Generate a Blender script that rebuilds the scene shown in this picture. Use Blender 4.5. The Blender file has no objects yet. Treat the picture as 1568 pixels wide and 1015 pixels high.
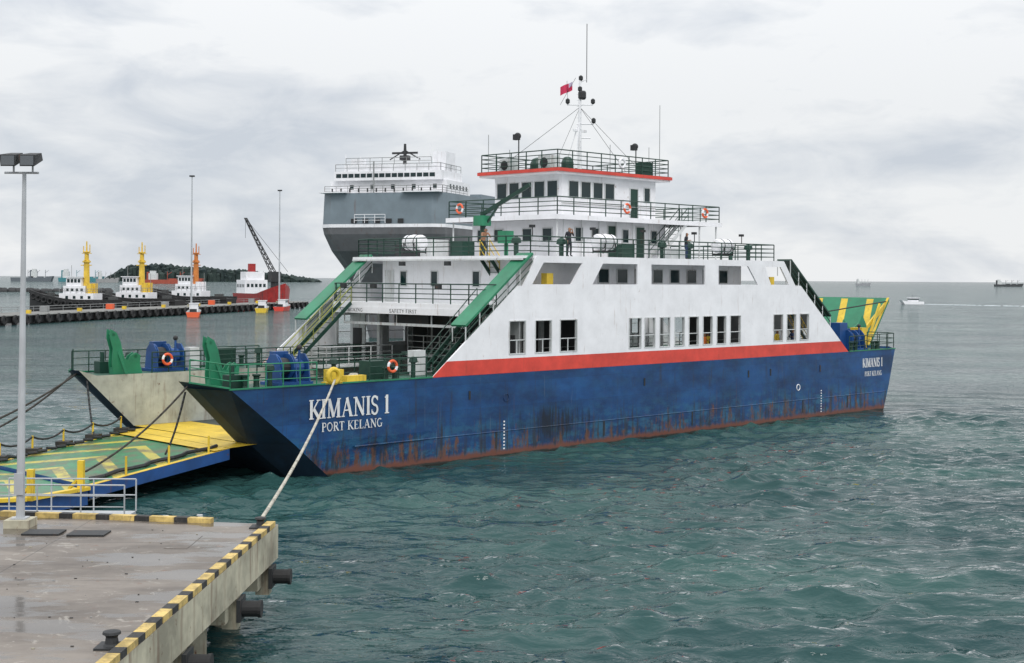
import bpy, bmesh, math, random
import numpy as np
from mathutils import Vector, Matrix
from mathutils.geometry import tessellate_polygon
random.seed(7); np.random.seed(7)
scene=bpy.context.scene
COL=scene.collection

# ---------------------------------------------------------------- materials
def new_mat(name):
    m=bpy.data.materials.new(name); m.use_nodes=True
    nt=m.node_tree; b=nt.nodes['Principled BSDF']
    return m,nt,b
def N(nt,t,**k):
    n=nt.nodes.new(t)
    for a,v in k.items(): setattr(n,a,v)
    return n
def setin(n,**k):
    for a,v in k.items(): n.inputs[a].default_value=v
def ramp(nt,src,p0,p1,c0=(0,0,0,1),c1=(1,1,1,1)):
    r=N(nt,'ShaderNodeValToRGB'); e=r.color_ramp.elements
    e[0].position=p0; e[0].color=c0; e[1].position=p1; e[1].color=c1
    nt.links.new(src,r.inputs[0]); return r.outputs[0]
def noise(nt,vec,scale,detail=5,rough=.6,dist=0):
    n=N(nt,'ShaderNodeTexNoise'); n.inputs['Scale'].default_value=scale
    n.inputs['Detail'].default_value=detail; n.inputs['Roughness'].default_value=rough; n.inputs['Distortion'].default_value=dist
    nt.links.new(vec,n.inputs['Vector']); return n.outputs['Fac']
def mapping(nt,vec,sc):
    m=N(nt,'ShaderNodeMapping'); m.inputs['Scale'].default_value=sc
    nt.links.new(vec,m.inputs['Vector']); return m.outputs[0]
def mix(nt,f,a,b,mode='MIX'):
    m=N(nt,'ShaderNodeMix',data_type='RGBA',blend_type=mode)
    for s,i in ((f,0),(a,6),(b,7)):
        if isinstance(s,(int,float)): m.inputs[i].default_value=s
        elif isinstance(s,tuple): m.inputs[i].default_value=s
        else: nt.links.new(s,m.inputs[i])
    return m.outputs[2]
def math_(nt,op,a,b=None,clamp=False):
    m=N(nt,'ShaderNodeMath',operation=op); m.use_clamp=clamp
    for i,s in enumerate((a,b)):
        if s is None: continue
        if isinstance(s,(int,float)): m.inputs[i].default_value=s
        else: nt.links.new(s,m.inputs[i])
    return m.outputs[0]
def c4(c): return (c[0],c[1],c[2],1)
def bump(nt,b,h,strength,dist=.02):
    n=N(nt,'ShaderNodeBump'); n.inputs['Strength'].default_value=strength; n.inputs['Distance'].default_value=dist
    nt.links.new(h,n.inputs['Height']); nt.links.new(n.outputs[0],b.inputs['Normal'])
def paint(name,col,rough=.45,rust=.0,var=.15,scale=1.0,metal=0.0,rustcol=(.12,.045,.02)):
    m,nt,b=new_mat(name)
    tc=N(nt,'ShaderNodeTexCoord').outputs['Object']
    n1=noise(nt,tc,.7*scale,4,.65)
    dark=tuple(x*(1-var*1.6) for x in col); lite=tuple(min(1,x*(1+var*.5)) for x in col)
    c=mix(nt,ramp(nt,n1,.35,.65),c4(dark),c4(lite))
    if rust>0:
        st=noise(nt,mapping(nt,tc,(2.2*scale,2.2*scale,.22*scale)),1.6,5,.7)
        f=ramp(nt,st,.66-.16*rust,.80-.1*rust)
        sp=noise(nt,tc,2.3*scale,5,.75)
        f2=ramp(nt,sp,.68-.08*rust,.76-.06*rust)
        f3=math_(nt,'MAXIMUM',math_(nt,'MULTIPLY',f,.65),f2)
        c=mix(nt,f3,c,c4(rustcol))
    nt.links.new(c,b.inputs['Base Color'])
    setin(b,Roughness=rough,Metallic=metal)
    return m
WHITE=paint('white_paint',(.81,.81,.835),.42,.42,.06,rustcol=(.28,.17,.11))
WHITE_IN=paint('white_paint_weathered',(.60,.62,.62),.5,.7,.1)
RED=paint('red_paint',(.66,.06,.04),.45,.4,.14)
GREEN=paint('green_paint',(.02,.20,.10),.45,.25,.15)
DGREEN=paint('dark_green_paint',(.008,.045,.03),.5,.2,.2)
DECK=paint('green_deck_paint',(.02,.09,.06),.6,.7,.25)
DARK=paint('dark_steel',(.022,.024,.026),.6,.4,.2)
GREY=paint('grey_steel',(.28,.29,.29),.5,.5,.15)
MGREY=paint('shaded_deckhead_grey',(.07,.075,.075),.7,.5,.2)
LGREY=paint('bow_inner_grey',(.42,.44,.39),.55,.75,.2)
YEL=paint('yellow_paint',(.72,.50,.04),.5,.5,.15)
BLUEM=paint('blue_machinery_paint',(.012,.07,.24),.45,.4,.2)
BLACK=paint('black_rubber',(.015,.015,.016),.7,0,.2)
ORANGE=paint('orange_plastic',(.75,.12,.04),.5,0,.05)
ROPE=paint('rope_fibre',(.5,.47,.40),.9,0,.2,8)
DROPE=paint('dark_rope',(.05,.045,.04),.9,0,.2,4)
GALV=paint('galvanised_steel',(.42,.44,.46),.4,.2,.1)
ASPHD=paint('vehicle_deck_paint',(.04,.06,.055),.6,.7,.25)
HULLD=paint('dirty_shaded_bow_paint',(.006,.026,.055),.7,.5,.3,1,0,(.014,.020,.024))  # bow dirt plus the raked underside's shade, both put into the blue
SKIN=paint('skin',(.32,.16,.09),.6,0,.05)
HAIR=paint('hair',(.01,.008,.007),.6,0,.05)
CL_DARK=paint('dark_clothes',(.02,.022,.03),.8,0,.1)
CL_NAVY=paint('navy_clothes',(.02,.04,.10),.8,0,.1)
CL_YEL=paint('yellow_shirt',(.7,.5,.05),.8,0,.1)
CL_OR=paint('orange_shirt',(.7,.18,.04),.8,0,.1)
def glassm():
    m,nt,b=new_mat('window_glass'); setin(b,Roughness=.06); b.inputs['Base Color'].default_value=(.010,.026,.028,1)
    b.inputs['IOR'].default_value=1.45; return m
GLASS=glassm()

def hull_mat(name):
    m,nt,b=new_mat(name)
    tc=N(nt,'ShaderNodeTexCoord').outputs['Object']
    sep=N(nt,'ShaderNodeSeparateXYZ'); nt.links.new(tc,sep.inputs[0]); X,Z=sep.outputs[0],sep.outputs[2]
    n1=noise(nt,mapping(nt,tc,(.30,.30,.5)),1.0,6,.66)
    c=mix(nt,ramp(nt,n1,.36,.62),(.003,.030,.105,1),(.006,.070,.225,1))
    br=N(nt,'ShaderNodeTexBrick'); cv=N(nt,'ShaderNodeCombineXYZ'); nt.links.new(X,cv.inputs[0]); nt.links.new(Z,cv.inputs[1])
    nt.links.new(cv.outputs[0],br.inputs['Vector']); br.inputs['Scale'].default_value=1; br.inputs['Brick Width'].default_value=5.9; br.inputs['Row Height'].default_value=1.32
    br.inputs['Mortar Size'].default_value=.012; br.inputs['Color1'].default_value=(.62,.62,.62,1); br.inputs['Color2'].default_value=(1,1,1,1); br.inputs['Mortar'].default_value=(.45,.45,.45,1)
    c=mix(nt,.6,c,br.outputs[0],'MULTIPLY')
    low=N(nt,'ShaderNodeMapRange'); nt.links.new(Z,low.inputs[0])
    low.inputs[1].default_value=2.5; low.inputs[2].default_value=0.6; low.inputs[3].default_value=0; low.inputs[4].default_value=1; low=low.outputs[0]
    st=noise(nt,mapping(nt,tc,(1.9,1.9,.15)),1.3,6,.72)
    th=math_(nt,'ADD',st,math_(nt,'MULTIPLY',low,.12))
    sc=noise(nt,mapping(nt,tc,(.5,.5,1.2)),1.3,6,.75)
    fs=math_(nt,'MULTIPLY',ramp(nt,sc,.46,.58),math_(nt,'ADD',math_(nt,'MULTIPLY',low,.65),.12))
    c=mix(nt,fs,c,(.022,.13,.22,1))
    c=mix(nt,math_(nt,'MULTIPLY',ramp(nt,th,.585,.70),.8),c,(.022,.022,.022,1))
    st3=noise(nt,mapping(nt,tc,(5,5,.2)),1.1,3,.6)
    c=mix(nt,math_(nt,'MULTIPLY',ramp(nt,st3,.66,.76),.35),c,(.16,.20,.24,1))
    # long rust runs from the scuppers
    st4=noise(nt,mapping(nt,tc,(3.2,3.2,.09)),1.2,4,.6)
    lowm=math_(nt,'MULTIPLY',math_(nt,'SUBTRACT',3.4,Z),.35,True)
    c=mix(nt,math_(nt,'MULTIPLY',ramp(nt,st4,.64,.72),lowm),c,(.10,.045,.022,1))
    sp=noise(nt,mapping(nt,tc,(1.2,1.2,.35)),1.6,7,.8)
    th2=math_(nt,'ADD',sp,math_(nt,'MULTIPLY',low,.13))
    c=mix(nt,math_(nt,'MULTIPLY',ramp(nt,th2,.635,.71),.9),c,(.12,.05,.025,1))
    dx=math_(nt,'DIVIDE',math_(nt,'SUBTRACT',X,9.0),6.8); dz=math_(nt,'DIVIDE',math_(nt,'SUBTRACT',Z,1.4),2.1)
    r=math_(nt,'ADD',math_(nt,'MULTIPLY',dx,dx),math_(nt,'MULTIPLY',dz,dz))
    r=math_(nt,'ADD',r,math_(nt,'MULTIPLY',st,1.6))
    c=mix(nt,math_(nt,'MULTIPLY',ramp(nt,r,.75,1.7,(1,1,1,1),(0,0,0,1)),.85),c,(.006,.008,.012,1))
    zz=math_(nt,'ADD',Z,math_(nt,'MULTIPLY',math_(nt,'SUBTRACT',st,.5),.9))
    c=mix(nt,ramp(nt,zz,.22,.42,(1,1,1,1),(0,0,0,1)),c,(.14,.05,.033,1))
    zz=math_(nt,'ADD',Z,math_(nt,'MULTIPLY',math_(nt,'SUBTRACT',sc,.5),.3))
    c=mix(nt,ramp(nt,zz,.05,.12,(1,1,1,1),(0,0,0,1)),c,(.02,.022,.018,1))
    nt.links.new(c,b.inputs['Base Color']); setin(b,Roughness=.45)
    bb=noise(nt,mapping(nt,tc,(.8,.8,.5)),.9,2,.5)
    bump(nt,b,bb,.6,.08)
    return m
HULL=hull_mat('blue_hull_paint')

# ---------------------------------------------------------------- mesh builder
class MB:
    def __init__(s): s.v=[];s.f=[];s.m=[];s.mats=[]
    def mi(s,mat):
        if mat not in s.mats: s.mats.append(mat)
        return s.mats.index(mat)
    def add(s,vs,fs,mat):
        o=len(s.v); s.v+= [tuple(p) for p in vs]; i=s.mi(mat)
        for f in fs: s.f.append(tuple(o+k for k in f)); s.m.append(i)
    def face(s,pts,mat): s.add(pts,[tuple(range(len(pts)))],mat)
    def box(s,x0,y0,z0,x1,y1,z1,mat):
        s.add([(x0,y0,z0),(x1,y0,z0),(x1,y1,z0),(x0,y1,z0),(x0,y0,z1),(x1,y0,z1),(x1,y1,z1),(x0,y1,z1)],
              [(0,3,2,1),(4,5,6,7),(0,1,5,4),(1,2,6,5),(2,3,7,6),(3,0,4,7)],mat)
    def beam(s,p,q,w,h,mat,up=(0,0,1)):
        p=Vector(p);q=Vector(q);d=(q-p).normalized();u=Vector(up)
        if abs(d.dot(u))>.99: u=Vector((1,0,0))
        r=d.cross(u).normalized();u=r.cross(d)
        vs=[]
        for c in (p,q):
            for a,b in ((-1,-1),(1,-1),(1,1),(-1,1)): vs.append(c+r*a*w/2+u*b*h/2)
        s.add(vs,[(0,1,2,3),(7,6,5,4),(0,4,5,1),(1,5,6,2),(2,6,7,3),(3,7,4,0)],mat)
    def tube(s,p,q,r,mat,n=6,r2=None):
        p=Vector(p);q=Vector(q);d=(q-p)
        if d.length<1e-6:return
        d.normalize();u=Vector((0,0,1)) if abs(d.z)<.9 else Vector((1,0,0))
        a=d.cross(u).normalized();b=a.cross(d);r2=r if r2 is None else r2
        vs=[]
        for c,rr in ((p,r),(q,r2)):
            for i in range(n):
                t=2*math.pi*i/n; vs.append(c+a*math.cos(t)*rr+b*math.sin(t)*rr)
        s.add(vs,[(i,(i+1)%n,n+(i+1)%n,n+i) for i in range(n)]+[tuple(range(n))[::-1],tuple(range(n,2*n))],mat)
    def path(s,pts,r,mat,n=6):
        for a,b in zip(pts,pts[1:]): s.tube(a,b,r,mat,n)
    def lathe(s,prof,o,ax,mat,n=14):
        o=Vector(o);d=Vector(ax).normalized();u=Vector((0,0,1)) if abs(d.z)<.9 else Vector((1,0,0))
        a=d.cross(u).normalized();b=a.cross(d);vs=[]
        for r,h in prof:
            for i in range(n):
                t=2*math.pi*i/n; vs.append(o+d*h+a*math.cos(t)*r+b*math.sin(t)*r)
        fs=[]
        for k in range(len(prof)-1):
            for i in range(n): fs.append((k*n+i,k*n+(i+1)%n,(k+1)*n+(i+1)%n,(k+1)*n+i))
        fs.append(tuple(range(n))[::-1]); fs.append(tuple(range((len(prof)-1)*n,len(prof)*n)))
        s.add(vs,fs,mat)
    def ball(s,c,r,mat,n=10,sz=1):
        s.lathe([(max(.001,r*math.sin(math.pi*i/8)),-r*sz*math.cos(math.pi*i/8)) for i in range(9)],c,(0,0,1),mat,n)
    def torus(s,c,ax,R,r,mats,n=20,m=6):
        c=Vector(c);d=Vector(ax).normalized();u=Vector((0,0,1)) if abs(d.z)<.9 else Vector((1,0,0))
        a=d.cross(u).normalized();b=a.cross(d)
        for i in range(n):
            vs=[]
            for t in (2*math.pi*i/n,2*math.pi*(i+1)/n):
                e=a*math.cos(t)+b*math.sin(t)
                for j in range(m):
                    q=2*math.pi*j/m; vs.append(c+e*(R+r*math.cos(q))+d*r*math.sin(q))
            s.add(vs,[(j,(j+1)%m,m+(j+1)%m,m+j) for j in range(m)],mats[(i//(n//8 or 1))%len(mats)] if len(mats)>1 else mats[0])
    def plate(s,outer,holes,P,w0,w1,mat):
        loops=[outer]+list(holes)
        tris=tessellate_polygon([[Vector((p[0],p[1],0)) for p in l] for l in loops])
        flat=[p for l in loops for p in l]
        s.add([P(p[0],p[1],w0) for p in flat],[tuple(t) for t in tris],mat)
        s.add([P(p[0],p[1],w1) for p in flat],[tuple(t)[::-1] for t in tris],mat)
        for l in loops:
            for i in range(len(l)):
                a=l[i];b=l[(i+1)%len(l)]
                s.face([P(a[0],a[1],w0),P(b[0],b[1],w0),P(b[0],b[1],w1),P(a[0],a[1],w1)],mat)
    def rail(s,pts,mat,h=1.08,n=3,post=1.5,r=.033):
        pts=[Vector(p) for p in pts]
        for a,b in zip(pts,pts[1:]):
            L=(b-a).length;k=max(1,round(L/post))
            for i in range(k+1):
                p=a.lerp(b,i/k); s.tube(p,p+Vector((0,0,h)),r,mat,5)
            for j in range(n):
                z=Vector((0,0,h*(j+1)/n)); s.tube(a+z,b+z,r if j==n-1 else r*.75,mat,5)
    def stair(s,p,q,wd,mat,matr,steps=12):
        p=Vector(p);q=Vector(q);wd=Vector(wd)
        for o in (Vector((0,0,0)),wd):
            s.beam(p+o,q+o,.05,.22,mat)
            s.tube(p+o+Vector((0,0,.95)),q+o+Vector((0,0,.95)),.03,matr,5)
            s.tube(p+o+Vector((0,0,.5)),q+o+Vector((0,0,.5)),.025,matr,5)
            for i in range(0,4):
                c=p.lerp(q,i/3)+o; s.tube(c,c+Vector((0,0,.95)),.025,matr,5)
        for i in range(1,steps):
            c=p.lerp(q,i/steps); s.beam(c,c+wd,.22,.03,mat)
    def build(s,name,parent=None,smooth=False,loc=(0,0,0),rz=0,recalc=True):
        me=bpy.data.meshes.new(name); me.from_pydata(s.v,[],s.f)
        for m in s.mats: me.materials.append(m)
        me.polygons.foreach_set('material_index',s.m)
        if recalc:
            bm=bmesh.new(); bm.from_mesh(me); bmesh.ops.recalc_face_normals(bm,faces=bm.faces); bm.to_mesh(me); bm.free()
        if smooth:
            me.polygons.foreach_set('use_smooth',[True]*len(me.polygons))
        me.update()
        o=bpy.data.objects.new(name,me); COL.objects.link(o); o.location=loc; o.rotation_euler=(0,0,rz)
        if parent: o.parent=parent
        return o
def empty(name,loc=(0,0,0),rz=0):
    e=bpy.data.objects.new(name,None); COL.objects.link(e); e.location=loc; e.rotation_euler=(0,0,rz); return e
def sag(p,q,s,n=14):
    p=Vector(p);q=Vector(q); return [p.lerp(q,i/n)-Vector((0,0,s*4*(i/n)*(1-i/n))) for i in range(n+1)]

# ================================================================= FERRY
FX,FY=-4.02,69.8
ferry=empty('car_ferry',(FX,FY,0),math.radians(45))
B=15.0
def fw(a,b,z):
    c=math.sqrt(.5); return (FX+c*(a-b),FY+c*(a+b),z)
PB=lambda b0:(lambda u,v,w:(u,b0+w,v))
PA=lambda a0:(lambda u,v,w:(a0+w,u,v))

# hull
h=MB()
rows=[(-1.2,[(-6.2,2.8),(-6.2,1.9),(-4.8,.5),(0,0.2),(44,.2),(44.6,1.1),(44.6,2.8)]),
      (0,[(-7.9,2.8),(-7.9,1.6),(-6.4,.25),(0,0),(44.6,0),(45.3,.9),(45.3,2.8)]),
      (1.7,[(-9.9,2.8),(-9.9,1.7),(-8.5,.08),(0,0),(45.3,0),(46.0,.9),(46.0,2.8)]),
      (4.42,[(-13.0,2.8),(-13.0,1.9),(-12.1,0),(0,0),(46.2,0),(46.9,.9),(46.9,2.8)])]
def zz(i,k,z): return z+(.28 if (i==3 and k in(0,1)) else (.05 if i==3 and k==2 else 0))+(.12 if (i==3 and k>=5) else 0)
for sgn in (0,1):
    mb=lambda b: (B-b) if sgn else b
    for i in range(3):
        z0,r0=rows[i];z1,r1=rows[i+1]
        for k in range(6):
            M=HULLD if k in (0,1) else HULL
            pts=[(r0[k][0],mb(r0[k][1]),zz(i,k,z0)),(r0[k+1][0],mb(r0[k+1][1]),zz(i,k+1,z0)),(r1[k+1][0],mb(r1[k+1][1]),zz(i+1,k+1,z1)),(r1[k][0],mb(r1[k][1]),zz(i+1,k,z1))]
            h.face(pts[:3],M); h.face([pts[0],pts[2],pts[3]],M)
    h.face([(-12.9,mb(2.8),4.40),(-12.9,mb(1.95),4.40),(-12.05,mb(.05),4.38),(46.1,mb(.05),4.38),(46.8,mb(.95),4.38),(46.8,mb(2.8),4.38)],DECK)
    h.face([(-9.9,mb(2.8),1.7),(-13.0,mb(2.8),4.7),(-12,mb(2.8),4.40),(46.9,mb(2.8),4.40),(46,mb(2.8),1.7)],LGREY)
    h.beam((-12.1,mb(.0),4.44),(0,mb(.0),4.44),.1,.07,GREEN); h.beam((39.8,mb(.0),4.44),(46.2,mb(0),4.44),.1,.07,GREEN)
    h.beam((-12.1,mb(.0),4.5),(-13.0,mb(1.9),4.7),.08,.07,GREEN)
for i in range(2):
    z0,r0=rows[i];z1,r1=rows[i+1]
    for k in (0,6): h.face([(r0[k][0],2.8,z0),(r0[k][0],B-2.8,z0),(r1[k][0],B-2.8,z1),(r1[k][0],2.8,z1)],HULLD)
h.face([(-9.9,2.8,1.69),(-6.5,2.8,1.69),(-6.5,12.2,1.69),(-9.9,12.2,1.69)],YEL)
h.face([(-6.5,2.8,1.69),(46,2.8,1.69),(46,12.2,1.69),(-6.5,12.2,1.69)],ASPHD)
h.build('hull',ferry,recalc=False)
# hull fittings
d=MB()
for b0 in (0,B):
    o=1 if b0==0 else -1
    d.tube((-5,b0+o*.02,1.32),(44.9,b0+o*.02,1.32),.045,HULL,6)
    sgn=-o
    for a in (2.6,16.9,27.5,30,36): d.beam((a,b0+sgn*.01,3.15),(a,b0+sgn*.01,3.6),.12,.04,DARK,up=(0,1,0))
    for a in (4.5,13.2,21.5,33.8,39.5): d.box(a,b0-.012 if o>0 else b0+.002,.45,a+.14,b0-.002 if o>0 else b0+.012,1.28,DARK)
for a0 in (5.1,36.1):
    for i in range(9): d.box(a0,-.02,.35+i*.18,a0+.1,-.003,.43+i*.18,WHITE)
d.torus((33.3,-.01,2.2),(0,1,0),.2,.03,[WHITE]); d.torus((5.3,-.01,3.1),(0,1,0),.2,.02,[HULL])
d.torus((-6.3,.0,4.78),(0,1,0),.33,.12,[YEL],20,8); d.box(-5.5,.0,4.45,-4.3,.4,4.75,YEL)
d.box(-6.8,-.05,4.42,-5.8,.3,4.52,YEL)
for a in (-10.5,-2.2,41.5,44.5):
    for b0 in (.7,B-.7):
        for k in (-.3,.3): d.lathe([(.16,0),(.14,.1),(.14,.5),(.2,.55),(.2,.62)],(a+k,b0,4.4),(0,0,1),DGREEN,10)
d.build('hull_fittings',ferry)

# side walls
w=MB()
for b0,si in ((0,0),(B-.1,1)):
    P=PB(b0)
    w.plate([(0,4.4),(1.04,5.2),(38.66,5.2),(39.7,4.4)],[],P,0 if si==0 else .05,.05 if si==0 else .1,RED)
    w.plate([(0,4.4),(1.04,5.2),(38.66,5.2),(39.7,4.4)],[],P,.053 if si==0 else 0,.1 if si==0 else .047,WHITE_IN)
    holes=[]
    win=[(5.5,6.75),(7.5,8.8),(9.5,10.9)]+[(15.45+i*1.43,15.45+i*1.43+(1.12 if i in(0,7) else .98)) for i in range(8)]+[(30.3+i*1.57,31.4+i*1.57) for i in range(3)]
    for x0,x1 in win:
        c=.12; holes.append([(x0,5.42),(x1,5.42),(x1,7.2-c),(x1-c,7.2),(x0+c,7.2),(x0,7.2-c)])
    holes+=[[(7.25,9.18),(8.15,10.38),(11.35,10.38),(10.4,9.18)],
            [(12.2,9.18),(13.1,10.38),(16.2,10.38),(16.2,9.18)],
            [(17.5,9.18),(17.5,10.38),(22.8,10.38),(22.8,9.18)],
            [(24.2,9.18),(24.2,10.38),(27.4,10.38),(28.5,9.18)],
            [(30.0,9.18),(29.3,10.38),(31.1,10.38),(32.1,9.18)]]
    w.plate([(1.04,5.2),(6.13,9.1),(6.55,9.1),(7.6,10.76),(31.5,10.76),(32.9,9.1),(33.57,9.1),(38.66,5.2)],holes,P,0,.1,WHITE)
    for x0,x1 in win:
        for (p,q) in (((x0,5.42),(x1,5.42)),((x0,7.2),(x1,7.2)),((x0,5.42),(x0,7.2)),((x1,5.42),(x1,7.2))):
            w.beam((p[0],b0+.05,p[1]),(q[0],b0+.05,q[1]),.05,.17,WHITE_IN,up=(0,1,0))
        w.tube((x0,b0+.05,6.15),(x1,b0+.05,6.15),.03,WHITE_IN,5)
        if si==0 and x0<12:
            w.tube(((x0+x1)/2,b0+.05,5.42),((x0+x1)/2,b0+.05,6.15),.03,WHITE_IN,5)
    for k in range(24):
        a=2.5+k*1.43; zt=5.2+max(.2,min(2.6,(a-1.0)/1.304))
        if zt>5.6 and not any(x0-.1<a<x1+.1 for x0,x1 in win):
            w.box(a-.03,(.1 if si==0 else B-.22),4.41,a+.03,(.22 if si==0 else B-.1),min(zt,7.88),WHITE_IN)
w.build('side_wall',ferry)
# sloping green cheek plates
g=MB()
for b0,b1 in ((.0,1.15),(B-1.15,B)):
    for (a0,z0,a1,z1) in ((2.35,6.95,7.35,10.82),(37.35,6.95,32.35,10.82)):
        M=GREEN if a0<10 else DGREEN
        dx=(a1-a0);dz=(z1-z0);L=math.hypot(dx,dz)
        nx,nz=-dz/L*.12*(1 if dx>0 else -1),abs(dx)/L*.12
        g.add([(a0,b0,z0),(a0,b1,z0),(a1,b1,z1),(a1,b0,z1),(a0+nx,b0,z0+nz),(a0+nx,b1,z0+nz),(a1+nx,b1,z1+nz),(a1+nx,b0,z1+nz)],
              [(0,1,2,3),(4,7,6,5),(0,4,5,1),(1,5,6,2),(2,6,7,3),(3,7,4,0)],M)
        for i in range(6):
            t=i/5; c=Vector((a0+dx*t,0,z0+dz*t))
            zl=c.z-(1.05 if i else .8)
            for bb in (b0+.06,b1-.06): g.tube((c.x,bb,zl),(c.x,bb,c.z),.035,WHITE_IN,5)
        for o in (.35,.7): g.tube((a0,b0+.06,z0-o),(a1,b0+.06,z1-o),.03,DGREEN,5)
g.build('sloping_cheek_plate',ferry)

def window_x(m,a,b0,b1,z0,z1,out=-1):
    t=out*.02; m.box(min(a,a+t),b0,z0,max(a,a+t),b1,z1,GLASS); t2=out*.05
    for (p,q) in (((b0,z0),(b1,z0)),((b0,z1),(b1,z1)),((b0,z0),(b0,z1)),((b1,z0),(b1,z1))):
        m.beam((a+t2/2,p[0],p[1]),(a+t2/2,q[0],q[1]),.06,.05,WHITE_IN,up=(1,0,0))
def window_y(m,b,a0,a1,z0,z1,out=-1,mat=None):
    t=out*.02; m.box(a0,min(b,b+t),z0,a1,max(b,b+t),z1,mat or GLASS); t2=out*.05
    for (p,q) in (((a0,z0),(a1,z0)),((a0,z1),(a1,z1)),((a0,z0),(a0,z1)),((a1,z0),(a1,z1))):
        m.beam((p[0],b+t2/2,p[1]),(q[0],b+t2/2,q[1]),.06,.05,WHITE_IN,up=(0,1,0))
s=MB()
s.box(5.0,.12,7.9,34,14.88,8.05,WHITE_IN)
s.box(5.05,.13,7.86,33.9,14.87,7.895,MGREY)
s.box(4.0,1.6,7.8,5.0,13.4,8.06,WHITE)
s.box(3.98,1.5,7.42,4.12,13.5,7.80,WHITE)
s.box(6.6,.12,10.6,30.8,14.88,10.75,WHITE)
s.box(6.56,.12,10.5,6.66,14.88,10.6,WHITE_IN)
s.box(7.7,1.7,8.05,29,13.3,10.6,WHITE)
for b0,b1 in ((11.0,11.6),(8.2,8.8),(4.6,5.2)): window_x(s,7.7,b0,b1,9.0,9.9)
s.box(7.62,2.3,8.06,7.7,3.1,9.95,WHITE_IN); s.box(7.62,12.2,8.06,7.7,13.0,9.95,WHITE_IN)
for i in range(9):
    a=12.9+i*1.7
    window_y(s,1.7,a,a+.95,9.25,10.1)
for i in range(9):
    a=12.9+i*1.7; window_y(s,13.3,a,a+.95,9.25,10.1,1)
# cargo-deck columns, beams and added dark casing
for a in (6.5,11,15.5,20,24.5,29,33.5):
    for b0 in (2.9,12.1):
        s.box(a-.12,b0-.12,1.7,a+.12,b0+.12,7.85,WHITE_IN)
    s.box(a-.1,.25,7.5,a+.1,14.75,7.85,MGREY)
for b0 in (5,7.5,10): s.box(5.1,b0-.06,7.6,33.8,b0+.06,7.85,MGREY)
s.box(10.2,3.1,1.7,16.5,11.9,7.85,MGREY)  # casing added, with dark front panels, to make the car deck gloomy
s.box(10.12,3.6,1.72,10.2,6.6,6.6,DARK); s.box(10.12,8.0,1.72,10.2,11.4,6.6,DARK)
for b0 in (3.6,5.1,6.6,8.0,9.7,11.4): s.box(10.06,b0-.06,1.72,10.12,b0+.06,7.2,WHITE_IN)
s.box(28,5.2,4.6,35.5,5.3,7.85,MGREY)
s.box(39.4,2.9,5.1,39.55,12.1,7.85,MGREY)
for b0 in (2.9,12.1): s.box(39.35,b0-.15,1.7,39.6,b0+.15,5.1,MGREY)
s.box(31,2.95,4.42,39.3,3.0,5.9,WHITE_IN)
s.box(5.2,6.2,6.7,5.35,9.2,7.42,DARK)
s.box(4.3,2.2,6.75,4.42,12.8,6.9,WHITE_IN)
for b0 in (2.2,5,8,10.5,12.8): s.tube((4.36,b0,6.9),(4.36,b0,7.45),.04,WHITE_IN,5)
s.box(6.4,.15,4.4,6.5,1.6,7.85,GREY); s.box(6.4,13.4,4.4,6.5,14.85,7.85,WHITE_IN)
s.box(6.34,.45,4.42,6.4,1.25,6.4,DARK); s.box(6.34,13.7,4.42,6.4,14.5,6.4,DARK)
s.box(9,11.9,4.4,10.1,12.0,7.85,MGREY)
# bridge tier 1
s.box(13.5,3.6,10.75,23.3,11.4,13.1,WHITE)
for b0 in (4.4,6.1,8.6,10.1): window_x(s,13.5,b0,b0+.8,11.75,12.55)
for a0 in (14.6,16.1): window_y(s,3.6,a0,a0+.7,11.75,12.6)
for a0 in (17.6,20.3): window_y(s,3.6,a0,a0+.85,10.8,12.8,-1,DGREEN)
for a0 in (19.0,21.8): window_y(s,3.6,a0,a0+.6,11.75,12.6)
for i in range(7): s.tube((13.5+i*1.6,3.5,10.8),(13.5+i*1.6,3.5,13.05),.03,WHITE_IN,5)
# bridge deck
s.box(12.1,2.7,13.1,28.1,12.3,13.25,WHITE)
s.box(12.15,2.8,13.06,28.05,12.2,13.095,MGREY)
s.box(12.05,2.65,13.0,28.15,2.75,13.28,WHITE); s.box(12.05,12.25,13.0,28.15,12.35,13.28,WHITE); s.box(12.03,2.75,13.0,12.12,12.25,13.28,WHITE)
for a in (24,26,27.8):
    for b0 in (2.9,12.1): s.tube((a,b0,10.75),(a,b0,13.1),.06,WHITE_IN,6)
for b0 in (3.0,12.0): s.tube((12.4,b0,10.75),(12.4,b0,13.1),.05,WHITE_IN,6)
# wheelhouse
s.box(14.5,4.6,13.25,23.5,10.4,15.85,WHITE)
for i in range(5):
    b0=4.9+i*1.1; window_x(s,14.5,b0,b0+.88,14.5,15.5)
for i in range(4):
    a0=15.1+i*1.12; window_y(s,4.6,a0,a0+.9,14.5,15.5); window_y(s,10.4,a0,a0+.82,14.55,15.45,1)
window_y(s,4.6,20.9,21.7,13.35,15.3,-1,DGREEN); window_y(s,4.6,22.3,22.9,14.5,15.4)
s.tube((14.4,4.5,14.1),(23.4,4.5,14.1),.03,GREY,5)
# roof
s.box(13.6,4.1,15.85,24.4,10.9,15.98,WHITE)
s.box(13.5,4.0,15.98,24.5,11.0,16.18,RED)
s.box(13.56,4.06,16.18,24.44,10.94,16.2,DECK)
s.build('superstructure',ferry)

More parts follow.
